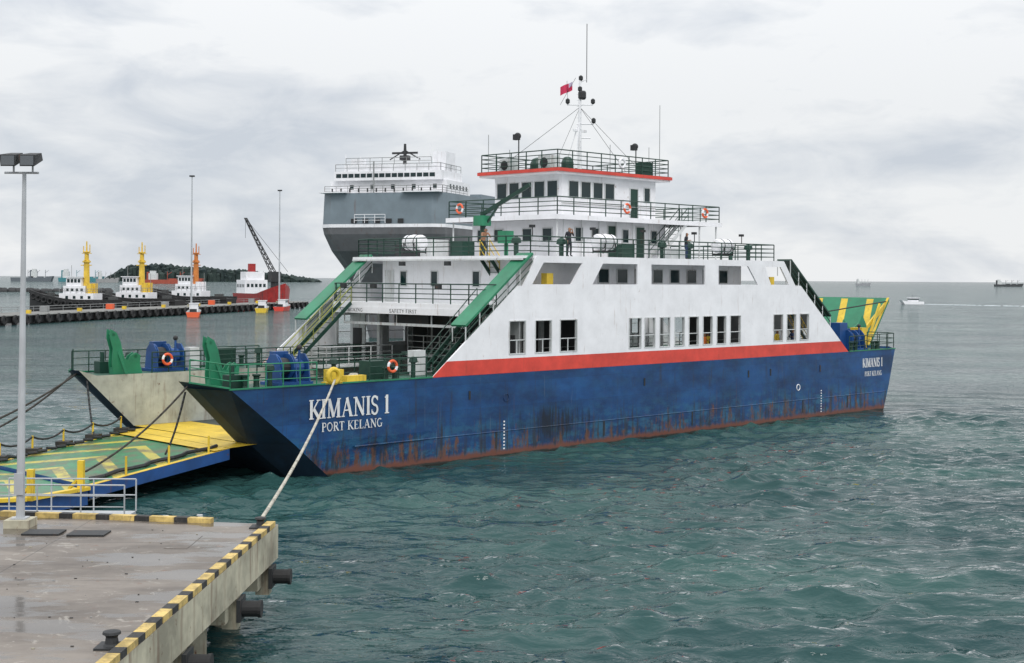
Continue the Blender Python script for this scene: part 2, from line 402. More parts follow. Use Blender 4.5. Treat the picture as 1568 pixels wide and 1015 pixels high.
# rails
r=MB(); R=DGREEN
r.rail([(7.0,14.8,10.75),(6.7,13.5,10.75),(6.7,1.5,10.75),(7.3,.2,10.75),(30.6,.2,10.75),(30.6,14.8,10.75),(7.0,14.8,10.75)],R,n=4,r=.037)
r.rail([(5.0,14.6,8.05),(4.1,13.3,8.05),(4.1,1.7,8.05),(5.0,.5,8.05)],R,n=4,h=1.1,r=.037)
r.rail([(12.2,2.8,13.25),(28,2.8,13.25),(28,12.2,13.25),(12.2,12.2,13.25),(12.2,2.8,13.25)],R,n=4,r=.037)
r.rail([(13.7,4.2,16.2),(24.3,4.2,16.2),(24.3,10.8,16.2),(13.7,10.8,16.2),(13.7,4.2,16.2)],R,n=4,post=1.3,r=.037)
for f in (lambda b:b,lambda b:B-b):
    r.rail([(-12.9,f(2.0),4.65),(-12.0,f(.12),4.45),(-7.2,f(.12),4.4)],GREEN if f(0)==0 else DGREEN,n=3,post=1.0)
    r.rail([(-4.0,f(.12),4.4),(-.3,f(.12),4.4)],DGREEN,n=3,post=1.0)
    r.rail([(-8.8,f(2.7),4.4),(6,f(2.7),4.4)],DGREEN,n=4,post=1.0)
    r.rail([(11,f(2.7),4.4),(38,f(2.7),4.4)],WHITE_IN,n=3)
    r.rail([(40,f(.12),4.4),(46.2,f(.12),4.5),(46.8,f(.95),4.5),(46.8,f(2.7),4.5)],DGREEN,n=3,post=1.0)
    r.rail([(36,f(2.7),4.4),(46.8,f(2.7),4.4)],DGREEN,n=3)
r.rail([(33.9,.3,8.05),(33.9,14.7,8.05)],WHITE_IN,n=3)
r.rail([(1.5,2.8,4.4),(1.5,4.2,4.4),(6.4,4.2,4.4)],DGREEN)
r.box(1.5,2.8,4.25,6.4,4.2,4.39,DGREEN); r.box(1.5,10.8,4.25,6.4,12.2,4.39,WHITE_IN)
r.rail([(6.4,10.8,4.4),(1.5,10.8,4.4),(1.5,12.2,4.4)],WHITE_IN)
r.rail([(8.5,3.2,4.9),(8.5,11.8,4.9)],WHITE_IN); r.box(8.4,3.1,4.7,8.9,11.9,4.89,WHITE_IN)
r.build('guard_rails',ferry)
st=MB()
st.stair((-.2,11.6,4.5),(3.9,11.6,8.0),(0,1,0),DGREEN,paint('worn_yellow_green_paint',(.28,.30,.05),.6,.4,.2))
st.stair((9.2,3.0,8.1),(6.9,3.0,10.7),(0,.8,0),DGREEN,YEL,9)
st.stair((1.0,1.1,4.5),(5.0,1.1,8.0),(0,.9,0),DGREEN,DGREEN)
st.stair((37,1.3,4.5),(33.5,1.3,8.0),(0,.8,0),DGREEN,YEL)
st.stair((21.5,2.75,10.8),(24.6,2.75,13.2),(0,.7,0),WHITE_IN,DGREEN,9)
st.build('stairs',ferry)

# bow equipment
e=MB()
def winch(m,a,b,z,mat):
    m.box(a-1.0,b-.75,z,a+1.0,b+.75,z+.14,mat)
    for k in (-.8,.1,.85):
        m.plate([(-.65,0),(.65,0),(.5,1.0),(.22,1.3),(-.22,1.3),(-.5,1.0)],[],(lambda u,v,w_:(a+k+w_,b+u,z+.14+v)),0,.07,mat)
    m.lathe([(.62,0),(.62,.05),(.32,.05),(.32,.7),(.62,.7),(.62,.75)],(a-.72,b,z+.85),(1,0,0),mat,14)
    m.lathe([(.33,0),(.38,.05),(.38,.55),(.3,.65)],(a+.2,b,z+.8),(1,0,0),mat,12)
    m.box(a-.5,b+.3,z+.14,a+.3,b+.7,z+1.55,mat); m.tube((a+.5,b-.3,z+.2),(a+.5,b-.3,z+1.7),.06,mat,6)
    m.lathe([(.4,0),(.42,.1),(.42,.5),(.4,.6)],(a-.65,b,z+.85),(1,0,0),DARK,12)
    m.ball((a+.5,b-.3,z+1.75),.14,DARK)
winch(e,-8.0,1.4,4.4,BLUEM); winch(e,-7.3,13.6,4.4,BLUEM)
winch(e,42.6,1.5,4.4,BLUEM); winch(e,42.6,13.5,4.4,BLUEM)
def horn(m,b,a):
    pr=[(-.8,0),(.9,0),(.75,.5),(.78,.95),(.5,1.1),(.22,.95),(.1,.75),(-.12,.78),(-.25,1.15),(-.38,1.7),(-.6,2.15),(-.95,2.35),(-.98,1.9),(-.8,1.3),(-.85,.6)]
    for o in (0,.35): m.plate([(a+p[0],p[1]+4.4) for p in pr],[],PB(b+o),0,.05,GREEN)
    m.tube((a-.78,b,6.45),(a-.78,b+.4,6.45),.08,GREEN,8); m.tube((a+.5,b,5.3),(a+.5,b+.4,5.3),.1,GREEN,8)
    m.box(a-.8,b+.05,4.4,a+.8,b+.35,4.75,GREEN)
    m.beam((a-.2,b-.3,4.45),(a-.5,b,5.6),.08,.1,GREEN); m.beam((a-.2,b+.7,4.45),(a-.5,b+.4,5.6),.08,.1,GREEN)
horn(e,2.2,-10.9); horn(e,12.4,-10.2)
for bb,aa in ((1.2,-11.2),(13.9,-10.8)): e.box(aa-.3,bb-.3,4.4,aa+.4,bb+.3,5.0,DGREEN); e.tube((aa,bb,5),(aa,bb,5.5),.12,DGREEN,8)
e.box(-5.6,1.0,4.4,-4.9,1.7,5.0,YEL); e.box(-3,1.3,4.4,-1.9,2.2,5.3,DGREEN); e.box(-4.2,13.2,4.4,-3,14.2,5.5,DGREEN)
e.box(-5.9,13.3,4.4,-5.3,13.9,5.6,WHITE_IN); e.box(.4,1.9,4.4,1.2,2.4,5.7,WHITE_IN)
for a,b in ((-9.6,.5),(-4.6,2.2),(-.6,.8),(-9.0,14.3),(-1.5,13.2)):
    e.lathe([(.12,0),(.12,.75),(.24,.8),(.2,1.0),(.05,1.08)],(a,b,4.4),(0,0,1),DGREEN,10)
e.path([(-6,2.3,4.5),(-2,2.3,4.5),(1,2.3,4.5)],.06,DGREEN); e.path([(-6,2.45,4.5),(4,2.45,4.5)],.05,WHITE_IN)
for i in range(9):
    e.torus((-4.0+.03*i,1.5+.02*i,4.45+.03*i),(0,0,1),.34-.02*i,.035,[ROPE],16,5)
for p,ax in (((-2.6,.05,5.1),(0,1,0)),((-8.0,12.1,5.1),(0,1,0)),((18.3,2.6,13.85),(0,1,0)),((26.2,2.6,13.85),(0,1,0)),((12.0,11.0,13.85),(1,0,0)),((19.5,4.05,16.8),(0,1,0))):
    e.torus(p,ax,.27,.07,[ORANGE,ORANGE,ORANGE,WHITE] if p[2]<16 else [WHITE],24,6)
e.build('deck_machinery',ferry)

# raised stern ramp
sr=MB()
A0,Z0,A1,Z1=45.6,2.0,50.4,7.9
def SP(u,v,w): t=v; return (A0+(A1-A0)*t,u,Z0+(Z1-Z0)*t+w)
sr.plate([(2.9,0),(12.1,0),(12.1,1),(2.9,1)],[],SP,0,.25,GREEN)
for k in range(4):
    u=3.2+k*2.3; sr.plate([(u,.35),(u+.6,.35),(u+1.6,.98),(u+1.0,.98)],[],SP,.255,.262,YEL)
sr.plate([(2.9,.0),(3.1,.0),(3.1,1),(2.9,1)],[],SP,.255,.27,YEL)
for b0 in (3,12):
    sr.tube((40.5,b0,4.4),(40.5,b0,7.2),.12,DGREEN,6); sr.tube((40.5,b0,7.1),(A1,b0,Z1),.05,DARK,5)
    sr.beam((44.8,b0,4.4),(A1,b0,Z1),.15,.3,YEL); sr.beam((46.8,b0-.2,4.4),(48.8,b0-.2,Z1-.2),.12,.2,YEL)
sr.box(41,1.5,4.4,42,2.4,6.4,BLUEM); sr.box(43.5,1.2,4.4,44.2,2.2,6.0,YEL)
for b0 in (2.4,12.4):
    sr.plate([(42.5,4.4),(46,4.4),(46.2,6.1),(45.6,6.9),(45.1,6.3),(44,5.8),(43,6.6),(42.6,5.8)],[],PB(b0),0,.08,GREEN)
sr.build('stern_ramp',ferry)

# upper-deck gear
u=MB()
def raft(m,a,b,z,ax=(1,0,0)):
    ax=Vector(ax); p=Vector((a,b,z+.66))-ax*.78
    m.lathe([(.25,0),(.41,.06),(.46,.18),(.46,.74),(.49,.74),(.49,.84),(.46,.84),(.46,1.38),(.41,1.5),(.25,1.56)],p,ax,WHITE,18)
    for t in (-.45,.45):
        c=Vector((a,b,z))+ax*t; pr=ax.cross(Vector((0,0,1)))
        m.beam(c-pr*.45+Vector((0,0,.1)),c+pr*.45+Vector((0,0,.1)),.08,.12,DARK)
        m.tube(c-pr*.47,c-pr*.49+Vector((0,0,.6)),.04,DARK,5); m.tube(c+pr*.47,c+pr*.49+Vector((0,0,.6)),.04,DARK,5)
        m.lathe([(.475,-.03),(.475,.03)],Vector((a,b,z+.66))+ax*t*.8,ax,DARK,18)
raft(u,7.7,10.3,10.95,(0,1,0)); raft(u,14.1,.8,11.0); raft(u,25.7,.8,11.0)
# davit crane
u.tube((9.8,6.6,10.75),(9.8,6.6,13.4),.16,DGREEN,8); u.beam((9.8,6.6,13.3),(10.2,3.1,14.9),.16,.22,DGREEN)
u.beam((9.8,6.6,12.4),(9.9,5.4,13.75),.1,.1,DGREEN); u.tube((10.2,3.1,14.9),(10.2,3.1,14.5),.03,DARK,5)
u.box(9.4,6.2,12.6,10.1,7.0,13.2,GREEN)
u.box(8.3,3.1,11.5,8.9,3.8,12.2,GREEN); u.tube((8.6,3.4,10.75),(8.6,3.4,11.5),.12,GREEN,8); u.box(8.9,7.4,10.75,9.9,8.4,11.7,DGREEN); u.box(10.5,12,10.75,12,13.2,11.9,WHITE_IN)
u.box(8.4,12.2,10.75,9.8,13.0,11.5,DARK); u.box(17,1.9,10.75,18.2,2.5,11.6,DGREEN); u.box(20.0,.5,10.75,21.4,1.1,11.4,WHITE_IN)
for p in ((8.9,12.6),(8.2,2.2),(11.5,1.8),(20.5,1.6),(23.6,1.9),(28.8,1.0),(29.6,3)):
    u.lathe([(.14,0),(.14,.7),(.3,.75),(.26,1.0),(.05,1.12)],(p[0],p[1],10.75),(0,0,1),DGREEN,10)
u.box(9.0,.55,8.05,9.5,1.0,9.8,YEL); u.box(30.6,.5,8.05,31.1,1.0,9.7,YEL)
for a,b,z in ((6.6,6,10.2),(6.6,10,10.2),(4.1,4,8.9),(4.1,9.6,8.9),(4.1,12.4,8.9),(29.5,.3,9.7)):
    u.box(a-.25,b-.2,z,a-.05,b+.2,z+.25,DARK)
for a in (7.5,12.5,17,22,27): u.tube((a,.25,11.8),(a,.25,12.3),.03,DARK,5); u.box(a-.12,.15,12.3,a+.12,.4,12.45,DARK)
# wheelhouse-top gear
u.box(14.2,8.8,16.2,15.0,9.7,17.0,WHITE_IN); u.box(14.2,5.3,16.2,15.1,6.3,17.05,WHITE_IN)
u.lathe([(.3,0),(.3,.02),(.05,.03)],(14.18,9.25,16.6),(-1,0,0),DARK,12); u.lathe([(.32,0),(.32,.02),(.05,.03)],(14.18,5.8,16.6),(-1,0,0),DARK,12)
u.lathe([(.5,0),(.5,.45),(.35,.75),(.1,.85)],(15.2,7.3,16.2),(0,0,1),DGREEN,12); u.lathe([(.4,0),(.4,.7),(.25,1.0),(.1,1.05)],(17.6,7.0,16.2),(0,0,1),DGREEN,12)
u.box(21.8,4.3,16.2,22.8,4.9,17.0,DGREEN); u.box(17.5,9,16.2,19,10,17.2,WHITE_IN)
for (a,b0,hh) in ((13.8,7.6,2.2),(22.2,5.2,2.0)):
    u.tube((a,b0,16.2),(a,b0,16.2+hh-.3),.04,DARK,5); u.ball((a-.1,b0,16.2+hh-.1),.22,DARK,10); u.box(a-.35,b0-.18,16.2+hh-.35,a-.05,b0+.18,16.2+hh,DARK)
mc=(19.3,7.5)
u.tube((mc[0],mc[1],16.2),(mc[0],mc[1],22.6),.14,WHITE,8,.07)
u.tube((mc[0]-1.1,mc[1]-.5,16.2),(mc[0],mc[1],19.8),.04,WHITE,5); u.tube((mc[0]-1.1,mc[1]+.5,16.2),(mc[0],mc[1],19.8),.04,WHITE,5)
for i in range(14): u.tube((mc[0]-.05,mc[1]-.22,16.5+i*.38),(mc[0]-.05,mc[1]+.22,16.5+i*.38),.015,WHITE,4)
def yard(z,h1,h2):
    u.tube((mc[0]-h1*.7,mc[1]+h1*.7,z),(mc[0]+h2*.7,mc[1]-h2*.7,z),.04,WHITE,5)
yard(20.75,.85,.85); yard(19.5,.2,.9); yard(18.6,.1,.7)
for (o,z) in ((.85,20.8),(.9,19.55),(.0,21.6),(.05,22.3),(-.8,20.8)):
    u.lathe([(.06,0),(.14,.08),(.14,.28),(.05,.36)],(mc[0]+o*.7,mc[1]-o*.7,z),(0,0,1),DARK,8)
u.lathe([(.2,0),(.26,.1),(.26,.45),(.2,.55)],(mc[0]+.1,mc[1]-.1,21.1),(0,0,1),DARK,8)
u.box(mc[0]-.6,mc[1]-.06,19.0,mc[0]+.6,mc[1]+.06,19.14,WHITE)
u.tube((mc[0]+.3,mc[1]-.3,22.2),(mc[0]+.3,mc[1]-.3,26.0),.025,DARK,5)
u.tube((mc[0]+.0,mc[1]-.0,22.2),(mc[0]+.3,mc[1]-.3,22.4),.03,WHITE,5)
for (a,b0,z0,z1) in ((23.9,4.6,16.2,20.9),(14.0,10.5,16.2,18.6),(16,10.6,16.2,17.8),(21,10.6,16.2,17.6),(23.9,5.5,16.2,18.2),(18.5,4.2,16.2,17.9)):
    u.tube((a,b0,z0),(a,b0,z1),.022,GREY,5)
for q in ((13.8,9.5,16.3),(24.2,6,16.3),(20,4.2,16.3),(20,10.8,16.3)): u.tube((mc[0],mc[1],20.6),q,.014,DARK,4)
u.tube((mc[0]-.6,mc[1]+.6,22.3),(mc[0]-.55,mc[1]+.55,20.8),.015,DARK,4)
u.tube((mc[0]-.9,mc[1]+.9,20.75),(mc[0]-.2,mc[1]+.2,22.5),.012,DARK,4)
u.build('upper_deck_gear',ferry,smooth=False)
# flag
FLR=paint('flag_cloth',(.60,.035,.10),.8); FLW=paint('flag_canton',(.5,.45,.6),.8)
fl=MB(); nx=10
fa=Vector((mc[0]-.35,mc[1]+.35,21.75)); vs=[]
for i in range(nx+1):
    for j in range(5):
        t=i/nx; vs.append(fa+Vector((-.55*t,.55*t,0))+Vector((.09*math.sin(7*t),.09*math.sin(7*t),0))+Vector((0,0,.5-j*.14-.35*t)))
for i in range(nx):
    for j in range(4): fl.add([vs[k] for k in (i*5+j,(i+1)*5+j,(i+1)*5+j+1,i*5+j+1)],[(0,1,2,3)],FLW if (i<3 and j<2) else FLR)
fl.build('ensign_flag',ferry,smooth=True)

# hull lettering (serif strokes)
T,t_=.17,.07
def arc(cx,cy,rx,ry,a0,a1,n=12): return [(cx+rx*math.cos(math.radians(a0+(a1-a0)*i/n)),cy+ry*math.sin(math.radians(a0+(a1-a0)*i/n))) for i in range(n+1)]
def sf(x,y,w=.34): return ([(x-w/2,y),(x+w/2,y)],.055)
G={'K':(.92,[([(.2,0),(.2,1)],T),([(.27,.4),(.72,.97)],t_),([(.38,.52),(.76,.03)],T),sf(.2,.03),sf(.2,.97),sf(.72,.97,.28),sf(.8,.03,.3)]),
'I':(.42,[([(.2,0),(.2,1)],T),sf(.2,.03),sf(.2,.97)]),
'M':(1.12,[([(.18,0),(.18,1)],t_),([(.2,.98),(.53,.04)],T),([(.53,.04),(.88,.98)],t_),([(.9,0),(.9,1)],T),sf(.18,.03,.28),sf(.9,.03),sf(.14,.97,.22),sf(.94,.97,.26)]),
'A':(.92,[([(.14,.02),(.44,.98)],t_),([(.44,1),(.76,.02)],T),([(.24,.34),(.62,.34)],t_),sf(.14,.03,.26),sf(.77,.03,.32)]),
'N':(1.0,[([(.2,0),(.2,1)],t_),([(.2,.98),(.8,.03)],T),([(.8,0),(.8,1)],t_),sf(.2,.03,.28),sf(.14,.97,.26),sf(.8,.97,.28)]),
'S':(.64,[(arc(.3,.74,.21,.22,20,250,12)+arc(.3,.26,.22,.24,90,-160,12),.12),([(.52,.74),(.52,.96)],.05),([(.07,.04),(.07,.28)],.05)]),
'1':(.5,[([(.25,0),(.25,1)],T),([(.08,.85),(.27,.97)],.07),sf(.25,.03,.36)]),
'P':(.74,[([(.2,0),(.2,1)],T),([(.2,.95)]+arc(.38,.73,.24,.22,90,-90)+[(.2,.51)],.1),sf(.2,.03),sf(.14,.97,.2)]),
'O':(.9,[(arc(.43,.5,.34,.45,0,360,24),.12)]),
'R':(.86,[([(.2,0),(.2,1)],T),([(.2,.95)]+arc(.38,.74,.23,.21,90,-90)+[(.2,.53)],.1),([(.4,.52),(.72,.03)],T),sf(.2,.03),sf(.14,.97,.2),sf(.76,.03,.22)]),
'T':(.8,[([(.38,0),(.38,1)],T),([(.05,.96),(.71,.96)],.08),([(.06,.98),(.06,.78)],.05),([(.70,.98),(.70,.78)],.05),sf(.38,.03)]),
'E':(.76,[([(.2,0),(.2,1)],T),([(.08,.97),(.62,.97)],.06),([(.2,.52),(.5,.52)],.06),([(.08,.03),(.64,.03)],.06),([(.61,.98),(.61,.8)],.05),([(.64,.02),(.64,.22)],.05)]),
'F':(.72,[([(.2,0),(.2,1)],T),([(.08,.95),(.62,.95)],.1),([(.2,.52),(.5,.52)],.1)]),
'Y':(.8,[([(.4,0),(.4,.5)],T),([(.1,1),(.4,.5)],T),([(.4,.5),(.7,1)],.1)]),
'L':(.72,[([(.2,0),(.2,1)],T),([(.08,.03),(.62,.03)],.06),([(.62,.02),(.62,.24)],.05),sf(.2,.97)]),
'G':(.92,[(arc(.44,.5,.34,.45,50,320,20),.12),([(.7,.05),(.7,.42)],.13),sf(.7,.42,.3)]),' ':(.4,[])}
def lettering(m,text,a0,a1,z0,z1,P_,mat):
    W_=sum(G[c][0] for c in text); sx=(a1-a0)/W_; sy=z1-z0; x=0
    for c in text:
        wd,strokes=G[c]; lay=0
        for pts,wth in strokes:
            lay+=1; off=.008+.0025*lay
            P=[Vector((a0+(x+p[0])*sx,z0+p[1]*sy)) for p in pts]
            L=[];Rr=[]
            for i,p in enumerate(P):
                dd=(P[min(i+1,len(P)-1)]-P[max(i-1,0)]).normalized(); n_=Vector((-dd.y,dd.x))*wth*sy*.5
                L.append(p+n_);Rr.append(p-n_)
            for i in range(len(P)-1): m.face([P_(q.x,q.y,off) for q in (L[i],L[i+1],Rr[i+1],Rr[i])],mat)
        x+=wd
LW=paint('lettering_white',(.70,.71,.71),.5,.6,.08)
lt=MB(); PS=lambda x,z,o:(x,-o,z); PF=lambda x,z,o:(3.98-o,x,z)
lettering(lt,'KIMANIS 1',-7.75,-2.8,2.80,3.72,PS,LW); lettering(lt,'PORT KELANG',-7.0,-3.25,2.17,2.6,PS,LW)
lettering(lt,'KIMANIS 1',41.6,44.4,3.2,3.85,PS,LW); lettering(lt,'PORT KELANG',41.9,44.3,2.55,2.9,PS,LW)
lettering(lt,'NO SMOKING',12.8,10.6,7.5,7.70,PF,DARK); lettering(lt,'SAFETY FIRST',8.2,5.8,7.5,7.70,PF,DARK)
lt.build('lettering',ferry,recalc=False)

# bow ramp
rp=MB()
n0=Vector((-12.9,62.9,1.6)); n1=Vector((-17.0,55.4,1.0)); f0=Vector((-19.6,70.0,1.6)); f1=Vector((-23.6,62.0,1.0))
def ext(p,q,t): return p+(q-p)*t
def rmat():
    m,nt,b=new_mat('ramp_green_yellow')
    g=N(nt,'ShaderNodeTexCoord').outputs['Object']
    sep=N(nt,'ShaderNodeSeparateXYZ'); nt.links.new(g,sep.inputs[0])
    u_=math_(nt,'ADD',math_(nt,'MULTIPLY',sep.outputs[0],.45),math_(nt,'MULTIPLY',sep.outputs[1],.89))
    v_=math_(nt,'ADD',math_(nt,'MULTIPLY',sep.outputs[0],-.89),math_(nt,'MULTIPLY',sep.outputs[1],.45))
    vv=math_(nt,'ABSOLUTE',math_(nt,'SUBTRACT',v_,44.6))
    p=math_(nt,'FRACT',math_(nt,'MULTIPLY',math_(nt,'ADD',u_,math_(nt,'MULTIPLY',vv,.8)),.38))
    nz=noise(nt,g,1.2,6,.75)
    p=math_(nt,'ADD',p,math_(nt,'MULTIPLY',math_(nt,'SUBTRACT',nz,.5),.06))
    st_=ramp(nt,p,.74,.76)
    gr=mix(nt,ramp(nt,nz,.35,.65),(.015,.12,.05,1),(.04,.24,.10,1))
    c=mix(nt,st_,gr,(.48,.42,.06,1))
    c=mix(nt,math_(nt,'MULTIPLY',ramp(nt,noise(nt,g,.8,7,.8),.48,.58),.8),c,(.12,.10,.065,1))
    nt.links.new(c,b.inputs['Base Color']); setin(b,Roughness=.38); bump(nt,b,nz,.4,.03)
    return m
RM=rmat()
def slab(m,q,matt,mats,t=.5):
    q=[Vector(p) for p in q]; n=len(q); l=[p-Vector((0,0,t)) for p in q]
    m.add(q+l,[tuple(range(n))],matt); m.add(q+l,[tuple(range(n,2*n))[::-1]]+[(i,(i+1)%n,n+(i+1)%n,n+i) for i in range(n)],mats)
slab(rp,[n0,n1,f1,f0],RM,BLUEM,.5)
for a_,b_,o in ((n0,n1,Vector((-.2,.2,0))),(f0,f1,Vector((.3,-.3,0)))):
    q=[a_,b_,b_+o,a_+o]; slab(rp,[p+Vector((0,0,.02)) for p in q],YEL,YEL,.012)
rp.face([n0+Vector((0,0,.03)),n0+Vector((1.6,1.6,.12)),f0+Vector((1.6,1.6,.12)),f0+Vector((0,0,.03))],YEL)
rp.face([n0+Vector((-.5,-.9,.006)),n0+Vector((0,0,.02)),f0+Vector((0,0,.02)),f0+Vector((-.5,-.9,.006))],YEL)
for k in range(5):
    t=.05+.22*k; p=ext(f0,f1,t); rp.tube(p,p+Vector((0,0,.8)),.05,YEL,6)
    if k<4:
        rp.path(sag(p+Vector((0,0,.75)),ext(f0,f1,t+.22)+Vector((0,0,.75)),.25,6),.05,DARK,5)
    rp.box(p.x-.3,p.y-.3,p.z+.02,p.x+.35,p.y+.35,p.z+.22,DARK)
for i in range(16):
    p=ext(f0,f1,i/15)+Vector((.5,-.4,.1)); rp.tube(p,p+Vector((-.25,-.5,random.uniform(0,.12))),.08,DARK,6)
rp.path([ext(n0,n1,.02+i*.07)+Vector((-.6+.15*math.sin(i*1.7),.5,.1)) for i in range(14)],.09,DARK,6)
for k in range(3):
    p=ext(n0,n1,.15+.3*k)+Vector((-.12,.1,0)); rp.tube(p,p+Vector((0,0,.8)),.05,YEL,6)
ro=rp.build('bow_ramp')
ro.parent=ferry; ro.matrix_parent_inverse=(Matrix.Translation((FX,FY,0))@Matrix.Rotation(math.radians(45),4,'Z')).inverted()
# linkspan
lk=MB()
l0=n1+Vector((-.05,-.1,-.15)); l1=f1+Vector((-.05,-.1,-.15))
q=[l0,Vector((-18.4,52.2,.9)),Vector((-30,47.5,1.0)),Vector((-36,58,1.0)),l1]
slab(lk,q,RM,BLUEM,.6)
for a_,b_ in ((q[0],q[1]),(q[1],q[2])):
    lk.beam(a_+Vector((0,0,.08)),b_+Vector((0,0,.08)),.3,.14,YEL)
for p in (Vector((-17.2,54.9,.9)),Vector((-18.3,52.3,.9))): 
    lk.box(p.x-.12,p.y-.12,p.z,p.x+.12,p.y+.12,p.z+1.2,YEL); lk.beam(p+Vector((0,0,.6)),p+Vector((-.6,.4,0)),.1,.1,YEL)
for k in range(6):
    p=ext(l1,l1+Vector((-9,-6,0)),k/5); lk.tube(p,p+Vector((0,0,.9)),.05,YEL,6)
    if k<5:
        p2=ext(l1,l1+Vector((-9,-6,0)),(k+1)/5); lk.path(sag(p+Vector((0,0,.85)),p2+Vector((0,0,.85)),.25,6),.05,DARK,5)
for k in range(5): 
    p=Vector((-18.8-k*2.6,52.6-k*1.1,-1)); lk.tube(p+Vector((-.6,1.5,0)),p+Vector((-.6,1.5,1.3)),.3,DARK,10)
lk.build('linkspan_platform')

# ---------------------------------------------------------------- people
def person(name,loc,yaw,top,bottom,pose='stand',parent=None,hatc=None):
    V={'pel':(0,0,.93),'wa':(0,.0,1.08),'ch':(0,.02,1.3),'nk':(0,.02,1.47),'hd':(0,.05,1.58),'ht':(0,.04,1.69),
       'hL':(.09,0,.9),'kL':(.11,.03,.49),'aL':(.11,-.01,.09),'tL':(.12,.15,.04),
       'hR':(-.09,0,.9),'kR':(-.11,.04,.49),'aR':(-.12,0,.09),'tR':(-.13,.16,.04),
       'sL':(.19,.01,1.42),'eL':(.25,-.02,1.14),'wL':(.25,.12,.92),'sR':(-.19,.01,1.42),'eR':(-.25,-.02,1.14),'wR':(-.25,.12,.92)}
    if pose=='lean':
        for k in ('ch','nk','hd','ht','sL','sR'):
            x,y,z=V[k]; dz=z-.93; V[k]=(x,y+dz*.5,.93+dz*.9)
        V.update(eL=(.27,.42,1.16),wL=(.2,.6,1.13),eR=(-.27,.42,1.16),wR=(-.2,.6,1.13))
        V['kR']=(-.11,.1,.5);V['aR']=(-.12,-.2,.12);V['tR']=(-.12,-.04,.04)
    if pose=='hold': V.update(eL=(.26,-.03,1.15),wL=(.12,.24,1.2),eR=(-.26,-.02,1.15),wR=(-.1,.26,1.12))
    if pose=='phone': V.update(eR=(-.26,.1,1.2),wR=(-.12,.16,1.5))
    Rr={'pel':.15,'wa':.13,'ch':.155,'nk':.055,'hd':.1,'ht':.075,'hL':.1,'kL':.065,'aL':.045,'tL':.035,'hR':.1,'kR':.065,'aR':.045,'tR':.035,
        'sL':.06,'eL':.045,'wL':.032,'sR':.06,'eR':.045,'wR':.032}
    E=[('pel','wa'),('wa','ch'),('ch','nk'),('nk','hd'),('hd','ht'),('pel','hL'),('hL','kL'),('kL','aL'),('aL','tL'),('pel','hR'),('hR','kR'),('kR','aR'),('aR','tR'),
       ('ch','sL'),('sL','eL'),('eL','wL'),('ch','sR'),('sR','eR'),('eR','wR')]
    ks=list(V); me=bpy.data.meshes.new(name+'_sk'); me.from_pydata([V[k] for k in ks],[(ks.index(a),ks.index(b)) for a,b in E],[])
    o=bpy.data.objects.new(name+'_sk',me); COL.objects.link(o)
    o.modifiers.new('s','SKIN'); 
    for i,k in enumerate(ks):
        sv=me.skin_vertices[0].data[i]; rr=Rr[k]; sv.radius=(rr,rr*.78 if k in('pel','wa','ch') else rr); sv.use_root=(k=='pel')
    o.modifiers.new('u','SUBSURF').levels=1
    dg=bpy.context.evaluated_depsgraph_get(); dg.update()
    m2=bpy.data.meshes.new_from_object(o.evaluated_get(dg)); bpy.data.objects.remove(o)
    bm=bmesh.new(); bm.from_mesh(m2); m=MB()
    hd=Vector(V['hd'])
    wz=[Vector(V['wL']),Vector(V['wR'])]
    verts=[v.co.copy() for v in bm.verts]; bm.verts.index_update()
    m.v=[tuple(v) for v in verts]
    for mm in (top,bottom,SKIN,HAIR): 
        m.mats.append(mm)
    for f in bm.faces:
        c=f.calc_center_median(); i=0
        if c.z<.93: i=1
        if (c-hd).length<.19 and c.z>V['nk'][2]-.01: i=2
        if i==2 and (c.z>hd.z+.07 or c.y<hd.y-.02): i=3
        for wv in wz:
            if (c-wv).length<.14: i=2
        if c.z<.1: i=3
        m.f.append(tuple(v.index for v in f.verts)); m.m.append(i)
    bm.free()
    m.lathe([(.018,0),(.012,.03),(.003,.04)],(hd.x,hd.y+.095,hd.z),(0,1,0),SKIN,6)
    for sx in (-1,1):
        m.ball((sx*.035,hd.y+.09,hd.z+.03),.012,HAIR,6); m.ball((sx*.1,hd.y-.005,hd.z+.01),.022,SKIN,6)
    m.tube((-.025,hd.y+.093,hd.z-.045),(.025,hd.y+.093,hd.z-.045),.006,HAIR,4)
    for kw,ke,sx in (('wL','eL',1),('wR','eR',-1)):
        wv=Vector(V[kw]); dd=(wv-Vector(V[ke])).normalized(); sd=Vector((1,0,0))
        m.tube(wv,wv+dd*.09,.03,SKIN,8,.036)
        for i in range(4):
            b_=wv+dd*.085+sd*(-.03+.02*i); ln=(.065,.075,.07,.055)[i]
            c_=b_+dd*ln*.55+Vector((0,0,-.008)); m.tube(b_,c_,.0095,SKIN,5); m.tube(c_,c_+(dd+Vector((0,0,-.7))).normalized()*ln*.5,.0085,SKIN,5)
        m.tube(wv+dd*.03-sd*sx*.03,wv+dd*.08-sd*sx*.055,.011,SKIN,5)
    if hatc: m.lathe([(.17,0),(.12,.02),(.115,.08),(.06,.13)],(hd.x,hd.y,hd.z+.06),(0,0,1),hatc,12)
    ob=m.build(name,None,smooth=True); ob.location=loc; ob.rotation_euler=(0,0,yaw); return ob
P45=math.radians(45)
def crew(a,b,z,yaw,top,bot,pose,hat=None): 
    return person('crew_member',fw(a,b,z),P45+yaw,top,bot,pose,None,hat)
crew(8.6,5.3,10.75,math.radians(160),SKIN,CL_DARK,'lean')
crew(11.5,1.2,10.75,math.radians(170),CL_DARK,CL_DARK,'phone')
crew(22.4,1.2,10.75,math.radians(200),CL_DARK,CL_NAVY,'hold')
crew(23.9,.9,4.4,math.radians(180),CL_OR,CL_DARK,'stand'); crew(24.9,1.4,4.4,math.radians(150),CL_YEL,CL_DARK,'hold')
